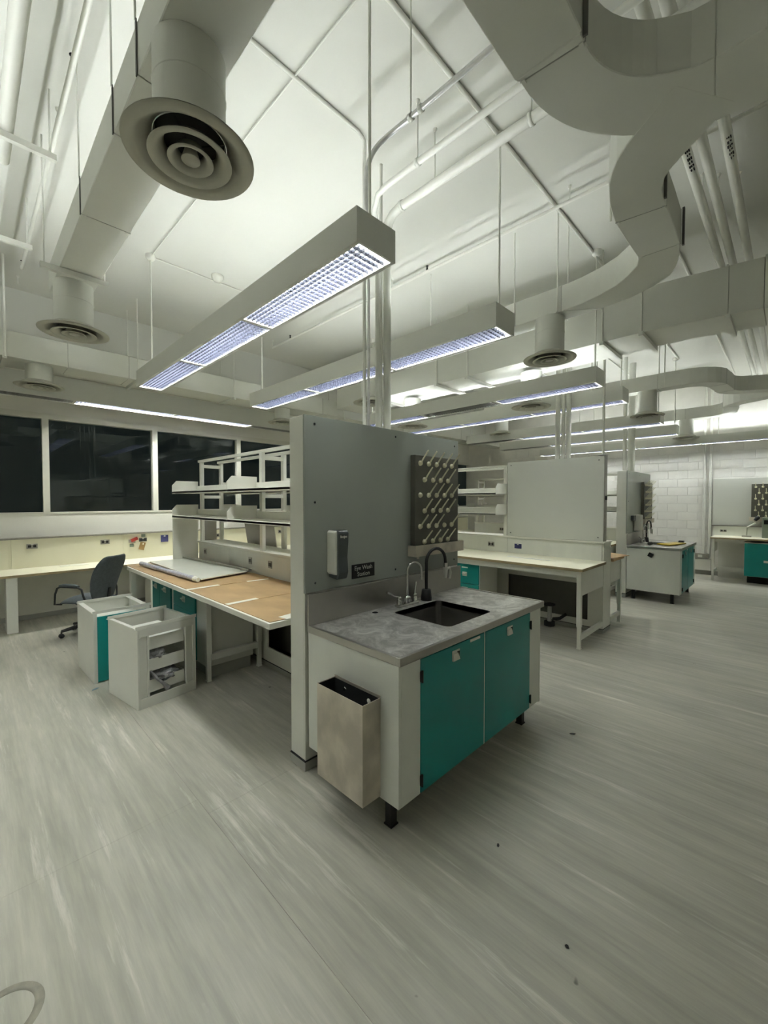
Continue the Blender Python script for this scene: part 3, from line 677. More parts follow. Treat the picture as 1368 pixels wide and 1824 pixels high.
def sink_top(x0, x1, y0, y1, bx0, bx1, by0, by1, label, wallx1=None):
    t = thing('sink_worktop', label, 'worktop', (x0, y0, 0.9))
    m = MB(); z0, z1 = 0.900, SH - 0.006
    m.box(x0, y0, z0, bx0, y1, z1).box(bx1, y0, z0, x1, y1, z1).box(bx0, y0, z0, bx1, by0, z1).box(bx0, by1, z0, bx1, y1, z1)
    m.build('steel_top', 'worn', t)
    rm = MB(); w = 0.022
    rm.box(x0 - 0.001, y0 - 0.001, z0 - 0.001, x1 + 0.001, y0 + w, SH).box(x0 - 0.001, y0 + w, z0 - 0.001, x0 + w, y1, SH).box(x1 - w, y0 + w, z0 - 0.001, x1 + 0.001, y1, SH)
    rm.build('raised_rim', 'steel', t, bevel=0.004)
    b = MB(); d = 0.255; tk = 0.004
    # basin walls with thickness
    b.box(bx0 - tk, by0 - tk, z1 - d - tk, bx1 + tk, by1 + tk, z1 - d)
    b.box(bx0 - tk, by0 - tk, z1 - d, bx0, by1 + tk, z1 - 0.001).box(bx1, by0 - tk, z1 - d, bx1 + tk, by1 + tk, z1 - 0.001)
    b.box(bx0, by0 - tk, z1 - d, bx1, by0, z1 - 0.001).box(bx0, by1, z1 - d, bx1, by1 + tk, z1 - 0.001)
    bs = b.build('basin', 'steel', t)
    for (cx, cy, sx, sy) in ((bx0, by0, 1, 1), (bx1, by0, -1, 1), (bx0, by1, 1, -1), (bx1, by1, -1, -1)):   # rounded corner fillets
        r_ = 0.04; pts = [(cx, cy)] + [(cx + sx * r_ * (1 - math.sin(a)), cy + sy * r_ * (1 - math.cos(a))) for a in [PI / 2 * i / 6 for i in range(7)]]
        MB().prism(pts, z1 - d, z1, 'xy').build('corner_fillet', 'steel', bs)
    MB().lathe([(0.0, 0.002), (0.03, 0.002), (0.045, 0.004), (0.05, 0.0)], ((bx0 + bx1) / 2, (by0 + by1) / 2, z1 - d), 20).build('drain', 'chrome', bs)
    MB().box(x0 + 0.001, y1 - 0.012, z1, x1 + 0.0, y1 + 0.003, 1.138).build('backsplash', 'steel', t, bevel=0.002)
    if wallx1 is None:
        MB().lathe([(0.0, 0.0012), (0.012, 0.0012), (0.020, 0.002), (0.022, 0.0)], (2.03, 2.09, z1), 18).build('hole_plug', M['dark'], t)
    return t
sink_top(1.508, 3.185, 1.375, 2.166, 2.115, 2.64, 1.515, 2.0, 'worn stainless steel worktop with a square basin on the near sink cabinet')

def faucet(cx, cy, z, label, s=1.0, turn=0.0):
    t = thing('gooseneck_faucet', label, 'faucet', (cx, cy, z))
    MB().box(cx - 0.115, cy - 0.026, z, cx + 0.115, cy + 0.026, z + 0.022).build('base_plate', 'chrome', t, bevel=0.008, seg=3)
    b = MB().lathe([(0.024, 0.02), (0.024, 0.05), (0.028, 0.055), (0.028, 0.066), (0.014, 0.075)], (cx, cy, z), 18); b.build('spout_socket', 'chrome', t)
    d = Vector((math.cos(turn), math.sin(turn), 0)); r = 0.062
    pts = [Vector((cx, cy, z + 0.06)), Vector((cx, cy, z + 0.26))]
    c0 = Vector((cx, cy, z + 0.26)) + d * r
    pts += [c0 + (-d * math.cos(a) + Vector((0, 0, 1)) * math.sin(a)) * r for a in [PI * i / 10 for i in range(1, 10)]]
    pts += [c0 + d * r + Vector((0, 0, -0.012)), c0 + d * r + Vector((0, 0, -0.05))]
    MB().tube(pts, 0.0095, 12).build('spout', 'chrome', t)
    MB().tube([pts[-1], pts[-1] + Vector((0, 0, -0.022))], 0.013, 12).build('aerator', 'chrome', t)
    for sx in (-1, 1):
        hx = cx + sx * 0.088
        h = MB().lathe([(0.022, 0.02), (0.020, 0.05), (0.013, 0.06), (0.017, 0.066), (0.017, 0.078), (0.0, 0.082)], (hx, cy, z), 16)
        if sx < 0: h.tube([(hx, cy, z + 0.075), (hx - 0.05, cy + 0.01, z + 0.092), (hx - 0.085, cy + 0.015, z + 0.115), (hx - 0.115, cy + 0.018, z + 0.125)], [0.007, 0.006, 0.008, 0.010], 8)
        else: h.tube([(hx, cy, z + 0.075), (hx + 0.012, cy + 0.006, z + 0.11), (hx + 0.025, cy + 0.012, z + 0.14), (hx + 0.03, cy + 0.014, z + 0.16)], [0.007, 0.006, 0.008, 0.009], 8)
        h.build('wing_handle', 'chrome', t)
    return t
faucet(2.345, 2.065, SH - 0.006, 'chrome gooseneck faucet with two wing handles behind the near basin', turn=-0.35)

def eyewash(cx, cy, z, label, turn):
    t = thing('eyewash_hose', label, 'eyewash', (cx, cy, z))
    MB().lathe([(0.0, 0.0), (0.044, 0.0), (0.044, 0.02), (0.036, 0.085), (0.030, 0.09), (0.0, 0.09)], (cx, cy, z), 20).build('hose_base', 'black', t)
    d = Vector((math.cos(turn), math.sin(turn), 0)); r = 0.105
    c0 = Vector((cx, cy, z + 0.30)) + d * r
    pts = [Vector((cx, cy, z + 0.08)), Vector((cx, cy, z + 0.30))] + [c0 + (-d * math.cos(a) + Vector((0, 0, 1)) * math.sin(a)) * r for a in [PI * i / 12 for i in range(1, 12)]] + [c0 + d * (r + 0.003) - Vector((0, 0, 0.02))]
    MB().tube(pts, 0.0125, 12).build('hose', 'black', t)
    e = pts[-1]
    MB().tube([e, e - Vector((0, 0, 0.035))], 0.017, 12).build('collar', 'chrome', t)
    e2 = e - Vector((0, 0, 0.035))
    MB().tube([e2, e2 - Vector((0, 0, 0.03)), e2 - Vector((0, 0, 0.09))], [0.020, 0.019, 0.012], 12).build('spray_nozzle', 'plastic', t)
    MB().tube([e2 + d * 0.01 - Vector((0, 0, 0.02)), e2 + d * 0.045 - Vector((0, 0, 0.012)), e2 + d * 0.055 - Vector((0, 0, 0.05)), e2 + d * 0.045 - Vector((0, 0, 0.10))], [0.009, 0.013, 0.014, 0.013], 10).build('squeeze_lever', 'plastic', t)
    return t
eyewash(2.575, 2.065, SH - 0.006, 'black hooped eyewash hose with an ivory spray head at the near sink', -0.15)

def build_local(mb, name, m, parent, **k):
    """build with coordinates already local to the parent"""
    keep = ORG.get(parent.name, Vector((0, 0, 0))); ORG[parent.name] = Vector((0, 0, 0))
    o = mb.build(name, m, parent, **k); ORG[parent.name] = keep; ORG[o.name] = keep
    return o
def peg_board(x0, x1, yf, z0, z1, label, cols5, cols4, rows, missing=(), tray=True):
    t = thing('drying_peg_board', label, 'peg board', (x0, yf, z0))
    MB().box(x0, yf - 0.052, z0, x1, yf - 0.0005, z1).build('board', 'pegboard', t, bevel=0.004)
    if tray:
        tr = MB().box(x0 - 0.03, yf - 0.085, z0 - 0.085, x1 + 0.04, yf - 0.08, z0 + 0.002).box(x0 - 0.03, yf - 0.08, z0 - 0.085, x1 + 0.04, yf - 0.0005, z0 - 0.08)
        tr.box(x0 - 0.03, yf - 0.08, z0 - 0.08, x0 - 0.026, yf - 0.0005, z0 + 0.002).box(x1 + 0.036, yf - 0.08, z0 - 0.08, x1 + 0.04, yf - 0.0005, z0 + 0.002)
        tr.tube([(x0 + 0.05, yf - 0.04, z0 - 0.085), (x0 + 0.05, yf - 0.04, z0 - 0.11)], 0.010, 8)
        tr.build('drip_tray', 'binsteel', t)
    kp = pp = None
    for i, z in enumerate(rows):
        for j, x in enumerate(cols5 if i % 2 == 0 else cols4):
            if kp is None:
                kp = k = build_local(MB().lathe([(0.021, 0.0), (0.021, 0.006), (0.016, 0.016), (0.007, 0.020), (0.0, 0.020)], (0, 0, 0), 14, axis=(0, -1, 0)), 'peg_knob', 'peg', t)
                pp = p = build_local(MB().tube([(0, -0.012, 0), (0, -0.030, 0.029), (0, -0.086, 0.096)], [0.0065, 0.0062, 0.0055], 8), 'peg', 'peg', t)
            else:
                k = kp.copy(); COL.objects.link(k)
                p = None
                if (i, j) not in missing: p = pp.copy(); COL.objects.link(p)
            k.location = (x - x0, -0.052, z - z0)
            if p: p.location = (x - x0, -0.052, z - z0)
    return t
ROWS = (2.03, 1.90, 1.775, 1.648, 1.523, 1.397)
peg_board(2.51, 3.10, 2.18, 1.372, 2.095, 'brown drying board with ivory pegs on the near grey partition',
          (2.568, 2.676, 2.780, 2.890, 2.995), (2.622, 2.732, 2.835, 2.940), ROWS, {(2, 0), (4, 3)})

# soap dispenser
t = thing('soap_dispenser', 'white and smoke grey soap dispenser on the near grey partition above the sign', 'dispenser', (1.75, 2.18, 1.22))
MB().prism([(1.672, 1.262), (1.682, 1.250), (1.700, 1.242), (1.766, 1.242), (1.766, 1.528), (1.755, 1.536), (1.684, 1.536), (1.672, 1.525)], 2.090, 2.1795, 'xz').build('housing', 'plastic', t, bevel=0.010, seg=3)
MB().prism([(2.070, 1.518), (2.078, 1.534), (2.10, 1.540), (2.1790, 1.536), (2.1790, 1.226), (2.10, 1.216), (2.088, 1.220), (2.074, 1.262), (2.082, 1.36), (2.072, 1.46)], 1.688, 1.772, 'yz').build('front_cover', 'greyplastic', t, bevel=0.007, seg=3, label='smoke grey front cover')
lt = MB(); x = 1.700
for k, (h, dn) in enumerate(((0.016, 0), (0.010, 0), (0.010, 0), (0.013, 0.005), (0.010, 0), (0.010, 0))):
    lt.box(x, 2.0690, 1.490 - dn, x + 0.0065, 2.0705, 1.490 + h); x += 0.0095
lt.build('raised_lettering', 'plastic', t, label='illegible pale raised lettering')
MB().box(1.685, 2.11, 1.5362, 1.72, 2.16, 1.5372).build('top_slot', M['dark'], t)

# eye wash sign
t = thing('sign', 'small black sign reading Eye Wash Station on the grey partition', 'sign', (1.995, 2.18, 1.233))
MB().box(1.888, 2.172, 1.184, 2.104, 2.1795, 1.283).build('plate', 'gloss_black', t, bevel=0.001)
for txt, z, sz in (('Eye Wash', 1.255, 0.043), ('Station', 1.211, 0.043)):
    me = text_mesh(txt, sz, 0.0005); me.materials.append(M['letter'])
    o = bpy.data.objects.new('lettering', me); COL.objects.link(o); o.parent = t
    o.location = (0.0, -0.0088, z - 1.233); o.rotation_euler = (PI / 2, 0, 0)

# waste bin on the end panel
t = thing('waste_bin', 'stained steel waste bin hung on the white end of the near sink cabinet', 'bin', (1.45, 1.70, 0.18))
bx0, bx1, by0, by1, bz0, bz1 = 1.383, 1.510, 1.515, 1.895, 0.178, 0.700; tk = 0.003
b = MB().box(bx0, by0, bz0, bx1, by1, bz0 + tk).box(bx0, by0, bz0 + tk, bx0 + tk, by1, bz1).box(bx1 - tk, by0, bz0 + tk, bx1, by1, bz1 + 0.012)
b.box(bx0 + tk, by0, bz0 + tk, bx1 - tk, by0 + tk, bz1).box(bx0 + tk, by1 - tk, bz0 + tk, bx1 - tk, by1, bz1)
b.build('bin_shell', 'binsteel', t)
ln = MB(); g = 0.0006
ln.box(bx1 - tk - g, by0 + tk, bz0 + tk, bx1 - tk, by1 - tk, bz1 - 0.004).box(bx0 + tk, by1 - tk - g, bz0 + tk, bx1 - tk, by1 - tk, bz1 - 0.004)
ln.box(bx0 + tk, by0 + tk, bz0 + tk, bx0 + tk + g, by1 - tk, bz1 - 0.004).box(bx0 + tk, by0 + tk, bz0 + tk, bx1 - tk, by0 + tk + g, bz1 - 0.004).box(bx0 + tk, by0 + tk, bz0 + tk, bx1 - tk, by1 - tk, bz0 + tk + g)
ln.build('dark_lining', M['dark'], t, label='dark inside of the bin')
for y, m_ in ((1.60, 'tape'), (1.80, 'chrome')):
    MB().lathe([(0.0, 0.004), (0.008, 0.004), (0.014, 0.001), (0.014, 0.0)], (bx1 - tk - g, y, 0.655), 14, axis=(-1, 0, 0)).build('mounting_washer', m_, t)

# ================================================================ ISLAND SPINES AND BENCHES
def outlet(p, ax, label, m='outlet', w=0.075, h=0.065, tall=False):
    """wall plate with two receptacles; ax 'x-' faces -X, 'y-' faces -Y"""
    x, y, z = p
    t = thing('power_outlet', label, 'outlet', p)
    if tall: w, h = 0.070, 0.075
    def bx(a0, a1, z0, z1, d0, d1):
        if ax == 'x-': return (x - d1, y + a0, z0, x - d0, y + a1, z1)
        return (x + a0, y - d1, z0, x + a1, y - d0, z1)
    MB().box(*bx(-w / 2, w / 2, z - h / 2, z + h / 2, 0.0005, 0.007)).build('cover_plate', m, t, bevel=0.002)
    for s in (-1, 1):
        MB().box(*bx(s * w * 0.23 - w * 0.14, s * w * 0.23 + w * 0.14, z - h * 0.25, z + h * 0.25, 0.007, 0.0085)).build('receptacle', M['black'] if m != 'blue' else 'blue', t)
    MB().box(*bx(-w * 0.12, w * 0.12, z + h * 0.28, z + h * 0.44, 0.007, 0.010)).build('plate_tab', 'shelf', t)
    return t

def spine(xs_, y0, y1, label, seams, op=None, width=0.30, endpanel=True, zop=(0.14, 0.62)):
    """service spine: X xs_..xs_+width, Y y0..y1, ledge at 1.19"""
    t = thing('service_spine', label, 'bench spine', (xs_, y0, 0)); x1 = xs_ + width
    MB().box(xs_, y0, 0, x1, y1, 0.05).build('plinth', 'base', t)
    MB().box(xs_ - 0.004, y0 - 0.004, 0.05, x1 + 0.004, y1, 0.056).build('base_gap', M['dark'], t, label='dark line above the plinth')
    oa, ob = op if op else (y1 - 0.0, y1 - 0.0)
    for (xa, xb, nm) in ((xs_, xs_ + 0.018, 0), (x1 - 0.018, x1, 1)):
        if nm == 1 or not op:
            MB().box(xa, y0 + 0.02, 0.057, xb, y1 - 0.02, 0.93).build('lower_panel', 'metal', t)
            if op: MB().box(xa - 0.004, y0 + 0.021, 0.058, xa - 0.0005, y1 - 0.021, 0.92).build('inner_shade_sheet', 'spineshade', t)  # dark sheet painting the shade inside the open spine
        else:
            MB().box(xa, y0 + 0.02, 0.057, xb, y1 - 0.02, zop[0]).build('base_rail', 'metal', t)
            MB().box(xa, y0 + 0.02, zop[1], xb, y1 - 0.02, 0.93).build('upper_panel', 'metal', t)
            if oa > y0 + 0.03: MB().box(xa, y0 + 0.02, zop[0] + 0.001, xb, oa, zop[1] - 0.001).build('lower_panel', 'metal', t)
            if ob < y1 - 0.03: MB().box(xa, ob, zop[0] + 0.001, xb, y1 - 0.02, zop[1] - 0.001).build('lower_panel', 'metal', t)
    for ya, yb in ((y0, y0 + 0.02), (y1 - 0.02, y1)):
        MB().box(xs_, ya, 0.056, x1, yb, 1.172).build('end_panel', 'metal', t, bevel=0.002)
    cuts_ = [y0 + 0.021] + [s for s in seams if y0 + 0.05 < s < y1 - 0.05] + [y1 - 0.021]
    for a, b_ in zip(cuts_[:-1], cuts_[1:]):
        MB().box(xs_ - 0.004, a + 0.002, 0.931, xs_ + 0.014, b_ - 0.002, 1.170).build('raceway_panel', 'cabwhite', t, bevel=0.002)
        MB().box(x1 - 0.014, a + 0.002, 0.931, x1 + 0.004, b_ - 0.002, 1.170).build('raceway_panel', 'cabwhite', t, bevel=0.002)
    MB().box(xs_ - 0.018, y0 - 0.01, 1.173, x1 + 0.018, y1 + 0.005, 1.198).build('cap_ledge', 'shelf', t, bevel=0.004)
    return t
def leg(mb_parent, x, y, ztop, s=0.05):
    m = MB().box(x, y, 0.26, x + s, y + s, ztop).box(x + 0.005, y + 0.005, 0.012, x + s - 0.005, y + s - 0.005, 0.26).box(x + 0.001, y + 0.001, 0, x + s - 0.001, y + s - 0.001, 0.012)
    return m.build('leg', 'metal', mb_parent, bevel=0.003)

# ---- island 1
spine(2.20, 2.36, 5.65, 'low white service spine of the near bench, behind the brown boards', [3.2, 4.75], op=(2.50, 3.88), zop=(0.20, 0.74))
for y, l in ((5.43, 'outlet on the near spine, farthest one beside the standing end panel'), (4.22, 'outlet on the near spine, middle one'), (3.80, 'outlet on the near spine, closest to the partition')):
    outlet((2.196, y, 1.075), 'x-', l, tall=True)
t = thing('lab_bench', 'near lab bench with white metal top edge, left of the grey partition', 'bench', (1.36, 2.37, 0))
MB().box(1.355, 2.365, 0.903, 2.193, 5.66, 0.943).build('benchtop', 'shelf', t, bevel=0.003)
MB().box(1.62, 2.45, 0.86, 2.18, 5.60, 0.902).build('top_rail', 'metal', t)
leg(t, 1.592, 3.93, 0.90); leg(t, 1.375, 5.58, 0.902, 0.06); leg(t, 2.12, 3.93, 0.86); leg(t, 2.12, 5.56, 0.86)
MB().box(1.643, 3.935, 0.20, 2.119, 3.975, 0.262).build('foot_rail', 'metal', t, bevel=0.002)
MB().box(1.643, 3.935, 0.78, 2.119, 3.975, 0.858).build('foot_rail', 'metal', t)
MB().box(1.405, 5.60, 0.20, 2.119, 5.63, 0.262).build('foot_rail', 'metal', t)
MB().box(1.436, 5.60, 0.78, 2.119, 5.63, 0.858).build('foot_rail', 'metal', t)
# brown boards on the bench
def board(pts, z0, th, label, m='hard'):
    o = MB().prism(pts, z0, z0 + th, 'xy').build('hardboard_sheet', m, loc=(pts[0][0], pts[0][1], z0)); return tag(o, label, 'board', 'brown hardboard sheets on the near bench')
board([(1.372, 3.79), (2.188, 3.74), (2.188, 5.70), (1.372, 5.75)], 0.9435, 0.005, 'far brown hardboard sheet lying under the white board on the bench')
board([(1.372, 3.035), (2.188, 3.005), (2.188, 3.733), (1.372, 3.782)], 0.9435, 0.004, 'middle brown hardboard sheet on the near bench')
board([(1.372, 2.385), (2.188, 2.38), (2.188, 2.998), (1.372, 3.028)], 0.9435, 0.004, 'nearest brown hardboard sheet, at the bench end by the partition')
def tape(x, y, w, l, rot, label):
    m = Matrix.Rotation(math.radians(rot), 4, 'Z')
    o = build_plain(MB().box(-w / 2, -l / 2, 0, w / 2, l / 2, 0.0008, m), 'masking_tape', 'tape', (x, y, 0.9492)); return tag(o, label, 'tape', 'strips of white tape on the brown boards')
def build_plain(mb, name, m, loc, bevel=0):
    o = mb.build(name, m, bevel=bevel); o.location = loc; ORG[o.name] = Vector(loc); return o
tape(1.50, 3.775, 0.30, 0.05, 2, 'white tape strip bridging the far and middle brown boards at the front edge')
tape(1.505, 3.03, 0.26, 0.05, 3, 'white tape strip bridging the middle and nearest brown boards')
tape(1.56, 2.415, 0.17, 0.09, 8, 'white paper patch on the corner of the nearest brown board')
tape(2.02, 3.735, 0.22, 0.045, -6, 'white tape strip at the back, near the low spine outlets')
# whiteboard lying on the boards
t = thing('whiteboard_panel', 'loose glossy white board lying flat on the bench', 'whiteboard', (1.8, 4.8, 0.965))
MB().prism([(1.585, 4.03), (2.13, 4.14), (2.00, 5.65), (1.60, 5.65)], 0.968, 0.980, 'xy').build('board', 'wbgloss', t, bevel=0.002)
MB().bar((2.135, 4.12, 0.988), (2.008, 5.655, 0.988), 0.035, 0.03).build('tray_rail', 'outlet', t)
for (x, y) in ((1.75, 4.25), (1.95, 4.3), (1.75, 5.4), (1.93, 5.4)): MB().box(x, y, 0.9486, x + 0.06, y + 0.06, 0.968).build('back_bracket', M['dark'], t)
t = thing('wrapped_tube', 'plastic wrapped roll lying along the front edge of the loose white board', 'roll', (1.52, 4.9, 0.95))
rr = random.Random(3); pts = [(1.55 - 0.008 * i + rr.uniform(-.004, .004), 4.10 + 0.16 * i, 0.979 + rr.uniform(-.003, .003)) for i in range(10)]
MB().tube(pts, [0.024 + rr.uniform(-.004, .003) for _ in pts], 12).build('roll', 'wrap', t)
MB().tube([(1.553, 4.02, 0.977), (1.55, 4.10, 0.978)], [0.020, 0.026], 12).build('white_end', 'tape', t)

# shelves of an island --------------------------------------------------
def post_frame(parent, x, xr, y, z0, z1, s=0.055, d=0.04):
    MB().box(x, y, z0, x + d, y + s, z1).build('post', 'shelf', parent, bevel=0.003)
    MB().box(xr - d, y, z0, xr, y + s, z1).build('post', 'shelf', parent, bevel=0.003)
    for z in (z1 - 0.05, 1.86, 1.78, 1.60):
        MB().box(x + d + 0.001, y + 0.006, z - 0.02, xr - d - 0.001, y + s - 0.006, z + 0.02).build('cross_bar', 'shelf', parent)
def shelf_board(parent, xf, xb, ya, yb, z, flip=1, far=True):
    """a shelf with folded front lip, back upstand and end gussets; xf front, xb back"""
    s = MB(); a, b = min(xf, xb), max(xf, xb)
    s.box(a, ya, z - 0.026, b, yb, z - 0.004)
    f0, f1 = (xf, xf + 0.012) if xf < xb else (xf - 0.012, xf)
    s.box(f0, ya, z - 0.030, f1, yb, z)
    b0, b1 = (xb - 0.008, xb) if xf < xb else (xb, xb + 0.008)
    s.box(b0, ya, z - 0.026, b1, yb, z + 0.075)
    o = s.build('shelf', 'shelf', parent, bevel=0.002)
    sg = 1 if xf < xb else -1
    for y in (ya, yb - 0.006):
        MB().prism([(xf + sg * 0.002, z - 0.004), (xb, z - 0.004), (xb, z + 0.135), (xf + sg * 0.055, z + 0.135), (xf + sg * 0.002, z + 0.075)], y + 0.0005, y + 0.0055, 'xz').build('end_gusset', 'shelf', o)
    return o
def shelving(xs_, ys, frames, y_end_posts, label, width=0.30, both=True, dep=0.33, endp=None):
    t = thing('bench_shelving', label, 'shelving', (xs_, ys[0], 1.2))
    xr = xs_ + width
    for y in frames: post_frame(t, xs_, xr, y, 1.199, 2.235)
    ya, yb = frames[0] if ys[0] > frames[0] else ys[0], ys[-1]
    MB().box(xs_ - 0.0, ys[0], 2.236, xs_ + 0.04, ys[-1], 2.268).build('top_rail', 'shelf', t, bevel=0.003)
    MB().box(xr - 0.04, ys[0], 2.236, xr, ys[-1], 2.268).build('top_rail', 'shelf', t, bevel=0.003)
    for a, b in zip(ys[:-1], ys[1:]):
        for z in (1.85, 1.545):
            shelf_board(t, xs_ - dep, xs_ - 0.002, a + 0.004, b - 0.004, z)
            if both: shelf_board(t, xr + dep, xr + 0.002, a + 0.004, b - 0.004, z)
    return t
shelving(2.20, [2.36, 4.08, 5.66], [3.97, 5.55], None, 'open white shelving over the near bench, left of the grey partition')
# extra rail to the partition
tag(MB().box(1.88, 5.663, 0.945, 2.198, 5.678, 1.505).build('end_board', 'shelf', loc=(2.0, 5.67, 0.945)), 'upright beige board closing the far end of the near bench under the shelves', 'board')
# board leaning beyond the spine and a filler at its far end
m = Matrix.Translation((2.66, 0, 0.945)) @ Matrix.Rotation(math.radians(-9), 4, 'Y')
o = MB().box(0, 4.40, 0, 0.012, 5.12, 0.56, m).build('leaning_board', M['card'], loc=(2.66, 4.40, 0.945)); tag(o, 'grey board leaning behind the near spine, seen under the lower shelf', 'board')
tag(MB().box(2.245, 5.612, 1.1985, 2.425, 5.62, 1.55).build('filler_board', M['card'], loc=(2.3, 5.61, 1.1985)), 'narrow grey board standing on the spine ledge at the far shelf post', 'board')
# bench on the other side of the near spine
def bench(x0, x1, y0, y1, zt, label, top='cream', front=-1, legs=True, apron=True, edge=True):
    """front -1: legs at x0; +1: legs at x1"""
    t = thing('lab_bench', label, 'bench', (x0, y0, 0))
    MB().box(x0, y0, zt - 0.034, x1, y1, zt).build('benchtop', top, t, bevel=0.002)
    if edge:
        xe = (x0 - 0.0025, x0) if front < 0 else (x1, x1 + 0.0025)
        MB().box(xe[0], y0 - 0.002, zt - 0.033, xe[1], y1, zt - 0.002).build('edge_band', 'edge', t)
        MB().box(x0, y0 - 0.0025, zt - 0.033, x1, y0, zt - 0.002).build('edge_band', 'edge', t)
    lx = x0 + 0.03 if front < 0 else x1 - 0.08
    bx_ = (lx + 0.051, x1 - 0.005) if front < 0 else (x0 + 0.005, lx - 0.001)
    for y in (y0 + 0.02, y1 - 0.07):
        leg(t, lx, y, zt - 0.036)
        if apron: MB().box(bx_[0], y + 0.012, 0.62, bx_[1], y + 0.038, zt - 0.036).build('apron', 'metal', t)
        MB().box(bx_[0], y + 0.008, 0.10, bx_[1], y + 0.042, 0.16).build('foot_rail', 'metal', t, bevel=0.002)
    MB().box(lx + 0.005, y0 + 0.071, zt - 0.11, lx + 0.03, y1 - 0.071, zt - 0.036).build('front_rail', 'metal', t)
    return t
bench(2.507, 3.35, 2.37, 5.66, SH, 'hidden side of the near island bench, behind the partition', front=1)

def drawer_unit(x, ya, yb, z0, z1, spec, label, depth=0.5, face=-1):
    """under bench unit whose fronts face -X at x; spec = list of (y0,y1,z0,z1,kind)"""
    t = thing('drawer_unit', label, 'cabinet', (x, ya, 0))
    MB().box(x + 0.018, ya, z0, x + depth, yb, z1).build('carcass', 'metal', t, bevel=0.002)
    if z0 > 0.01: MB().box(x + 0.06, ya + 0.02, 0, x + depth - 0.02, yb - 0.02, z0 - 0.001).build('plinth', 'base', t)
    for (a, b, c, d, k) in spec:
        f = MB().box(x, a, c, x + 0.017, b, d).build('door' if k == 'door' else 'drawer_front', 'teal', t, bevel=0.002, label='teal front')
        hy = (a + b) / 2; hz = d - 0.14 if k == 'door' else d - 0.15
        h = MB().box(x - 0.004, hy - 0.038, hz - 0.03, x, hy + 0.038, hz + 0.03)
        h.prism([(x - 0.004, hz + 0.012), (x - 0.026, hz + 0.012), (x - 0.028, hz + 0.006), (x - 0.004, hz - 0.026)], hy - 0.03, hy + 0.03, 'xz')
        h.build('handle', 'plastic', f, label='white cup handle')
        if k != 'door': MB().box(x - 0.003, hy - 0.05, d - 0.065, x, hy + 0.05, d - 0.048).build('card_holder', 'tape', f)
    return t
drawer_unit(1.60, 4.87, 5.56, 0.12, 0.858, [(4.93, 5.29, 0.13, 0.85, 'door'), (5.296, 5.555, 0.13, 0.85, 'door')], 'teal two door cabinet under the near bench, far one')
drawer_unit(1.60, 4.00, 4.86, 0.12, 0.858, [(4.23, 4.83, 0.60, 0.85, 'drawer'), (4.23, 4.83, 0.13, 0.594, 'drawer')], 'teal drawer unit under the near bench, next to the leg')

# ---- island 2
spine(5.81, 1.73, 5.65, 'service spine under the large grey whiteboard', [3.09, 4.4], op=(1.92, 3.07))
for y, m_, l in ((3.36, 'outlet', 'outlet on the whiteboard island spine, left one'), (2.91, 'blue', 'blue outlet on the whiteboard island spine, right one')):
    outlet((5.806, y, 1.052), 'x-', l, m=m_, w=0.11, h=0.07)
bench(4.952, 5.803, 1.70, 5.66, SH, 'cream topped lab bench in front of the large grey whiteboard', front=-1)
bench(6.117, 6.62, 1.70, 5.66, SH, 'lab bench on the far side of the whiteboard island, covered by brown paper', top='hard', front=1, edge=False)
o = MB().add([(6.13, 1.72, 0.9510), (6.64, 1.64, 0.9480), (6.66, 2.2, 0.9520), (6.13, 2.2, 0.9510), (6.13, 1.72, 0.9550), (6.64, 1.64, 0.9540), (6.70, 1.9, 0.9640), (6.66, 2.2, 0.9560), (6.13, 2.2, 0.9550), (6.70, 1.9, 0.9610)],
             [(0, 3, 2, 9, 1), (4, 5, 6, 7, 8), (0, 1, 5, 4), (1, 9, 6, 5), (9, 2, 7, 6), (2, 3, 8, 7), (3, 0, 4, 8)]).build('brown_paper', 'hard', loc=(6.13, 1.72, 0.947))
tag(o, 'ragged brown paper sheet overhanging the bench edge right of the grey whiteboard', 'paper')
tag(MB().box(6.20, 2.6, 0.946, 6.36, 2.75, 1.13).build('paper_stack', 'tape', loc=(6.2, 2.6, 0.946), bevel=0.01), 'white stack of papers on the far side bench beside the whiteboard edge', 'papers')
t = thing('wall_whiteboard', 'large grey whiteboard standing on the middle island ledge', 'whiteboard', (5.81, 2.4, 1.2))
MB().box(5.80, 1.735, 1.2, 5.812, 3.085, 2.308).build('writing_surface', 'wb', t, bevel=0.002)
MB().box(5.8125, 1.735, 1.2, 5.89, 3.085, 2.305).build('core', 'metal', t)
MB().box(5.797, 1.728, 1.199, 5.90, 1.7345, 2.318).build('end_trim', 'outlet', t, label='grey metal end trim')
MB().box(5.79, 1.72, 2.319, 5.91, 1.81, 2.331).build('top_clamp', 'galv', t)
for (y, z) in ((1.80, 2.26), (1.80, 1.25), (3.03, 2.26), (3.03, 1.25)):
    s = MB(); screw(s, 5.7995, y, z, (-1, 0, 0)); s.build('screw', M['dark'], t)
MB().box(5.83, 1.715, 1.74, 5.87, 1.7275, 1.79).build('magnet', M['black'], t)
shelving(5.81, [3.10, 4.4, 5.66], [3.10, 4.35, 5.58], None, 'open white shelving at the left of the large grey whiteboard')
drawer_unit(5.02, 3.09, 4.2, 0.12, 0.84, [(3.10, 3.55, 0.55, 0.835, 'drawer'), (3.10, 3.55, 0.13, 0.545, 'drawer'), (3.56, 4.19, 0.55, 0.835, 'drawer'), (3.56, 4.19, 0.13, 0.545, 'drawer')], 'teal drawer unit under the cream bench, seen past the partition')
o = thing('under_bench_cabinet', 'teal cabinet end under the brown paper bench', 'cabinet', (6.15, 1.9, 0))
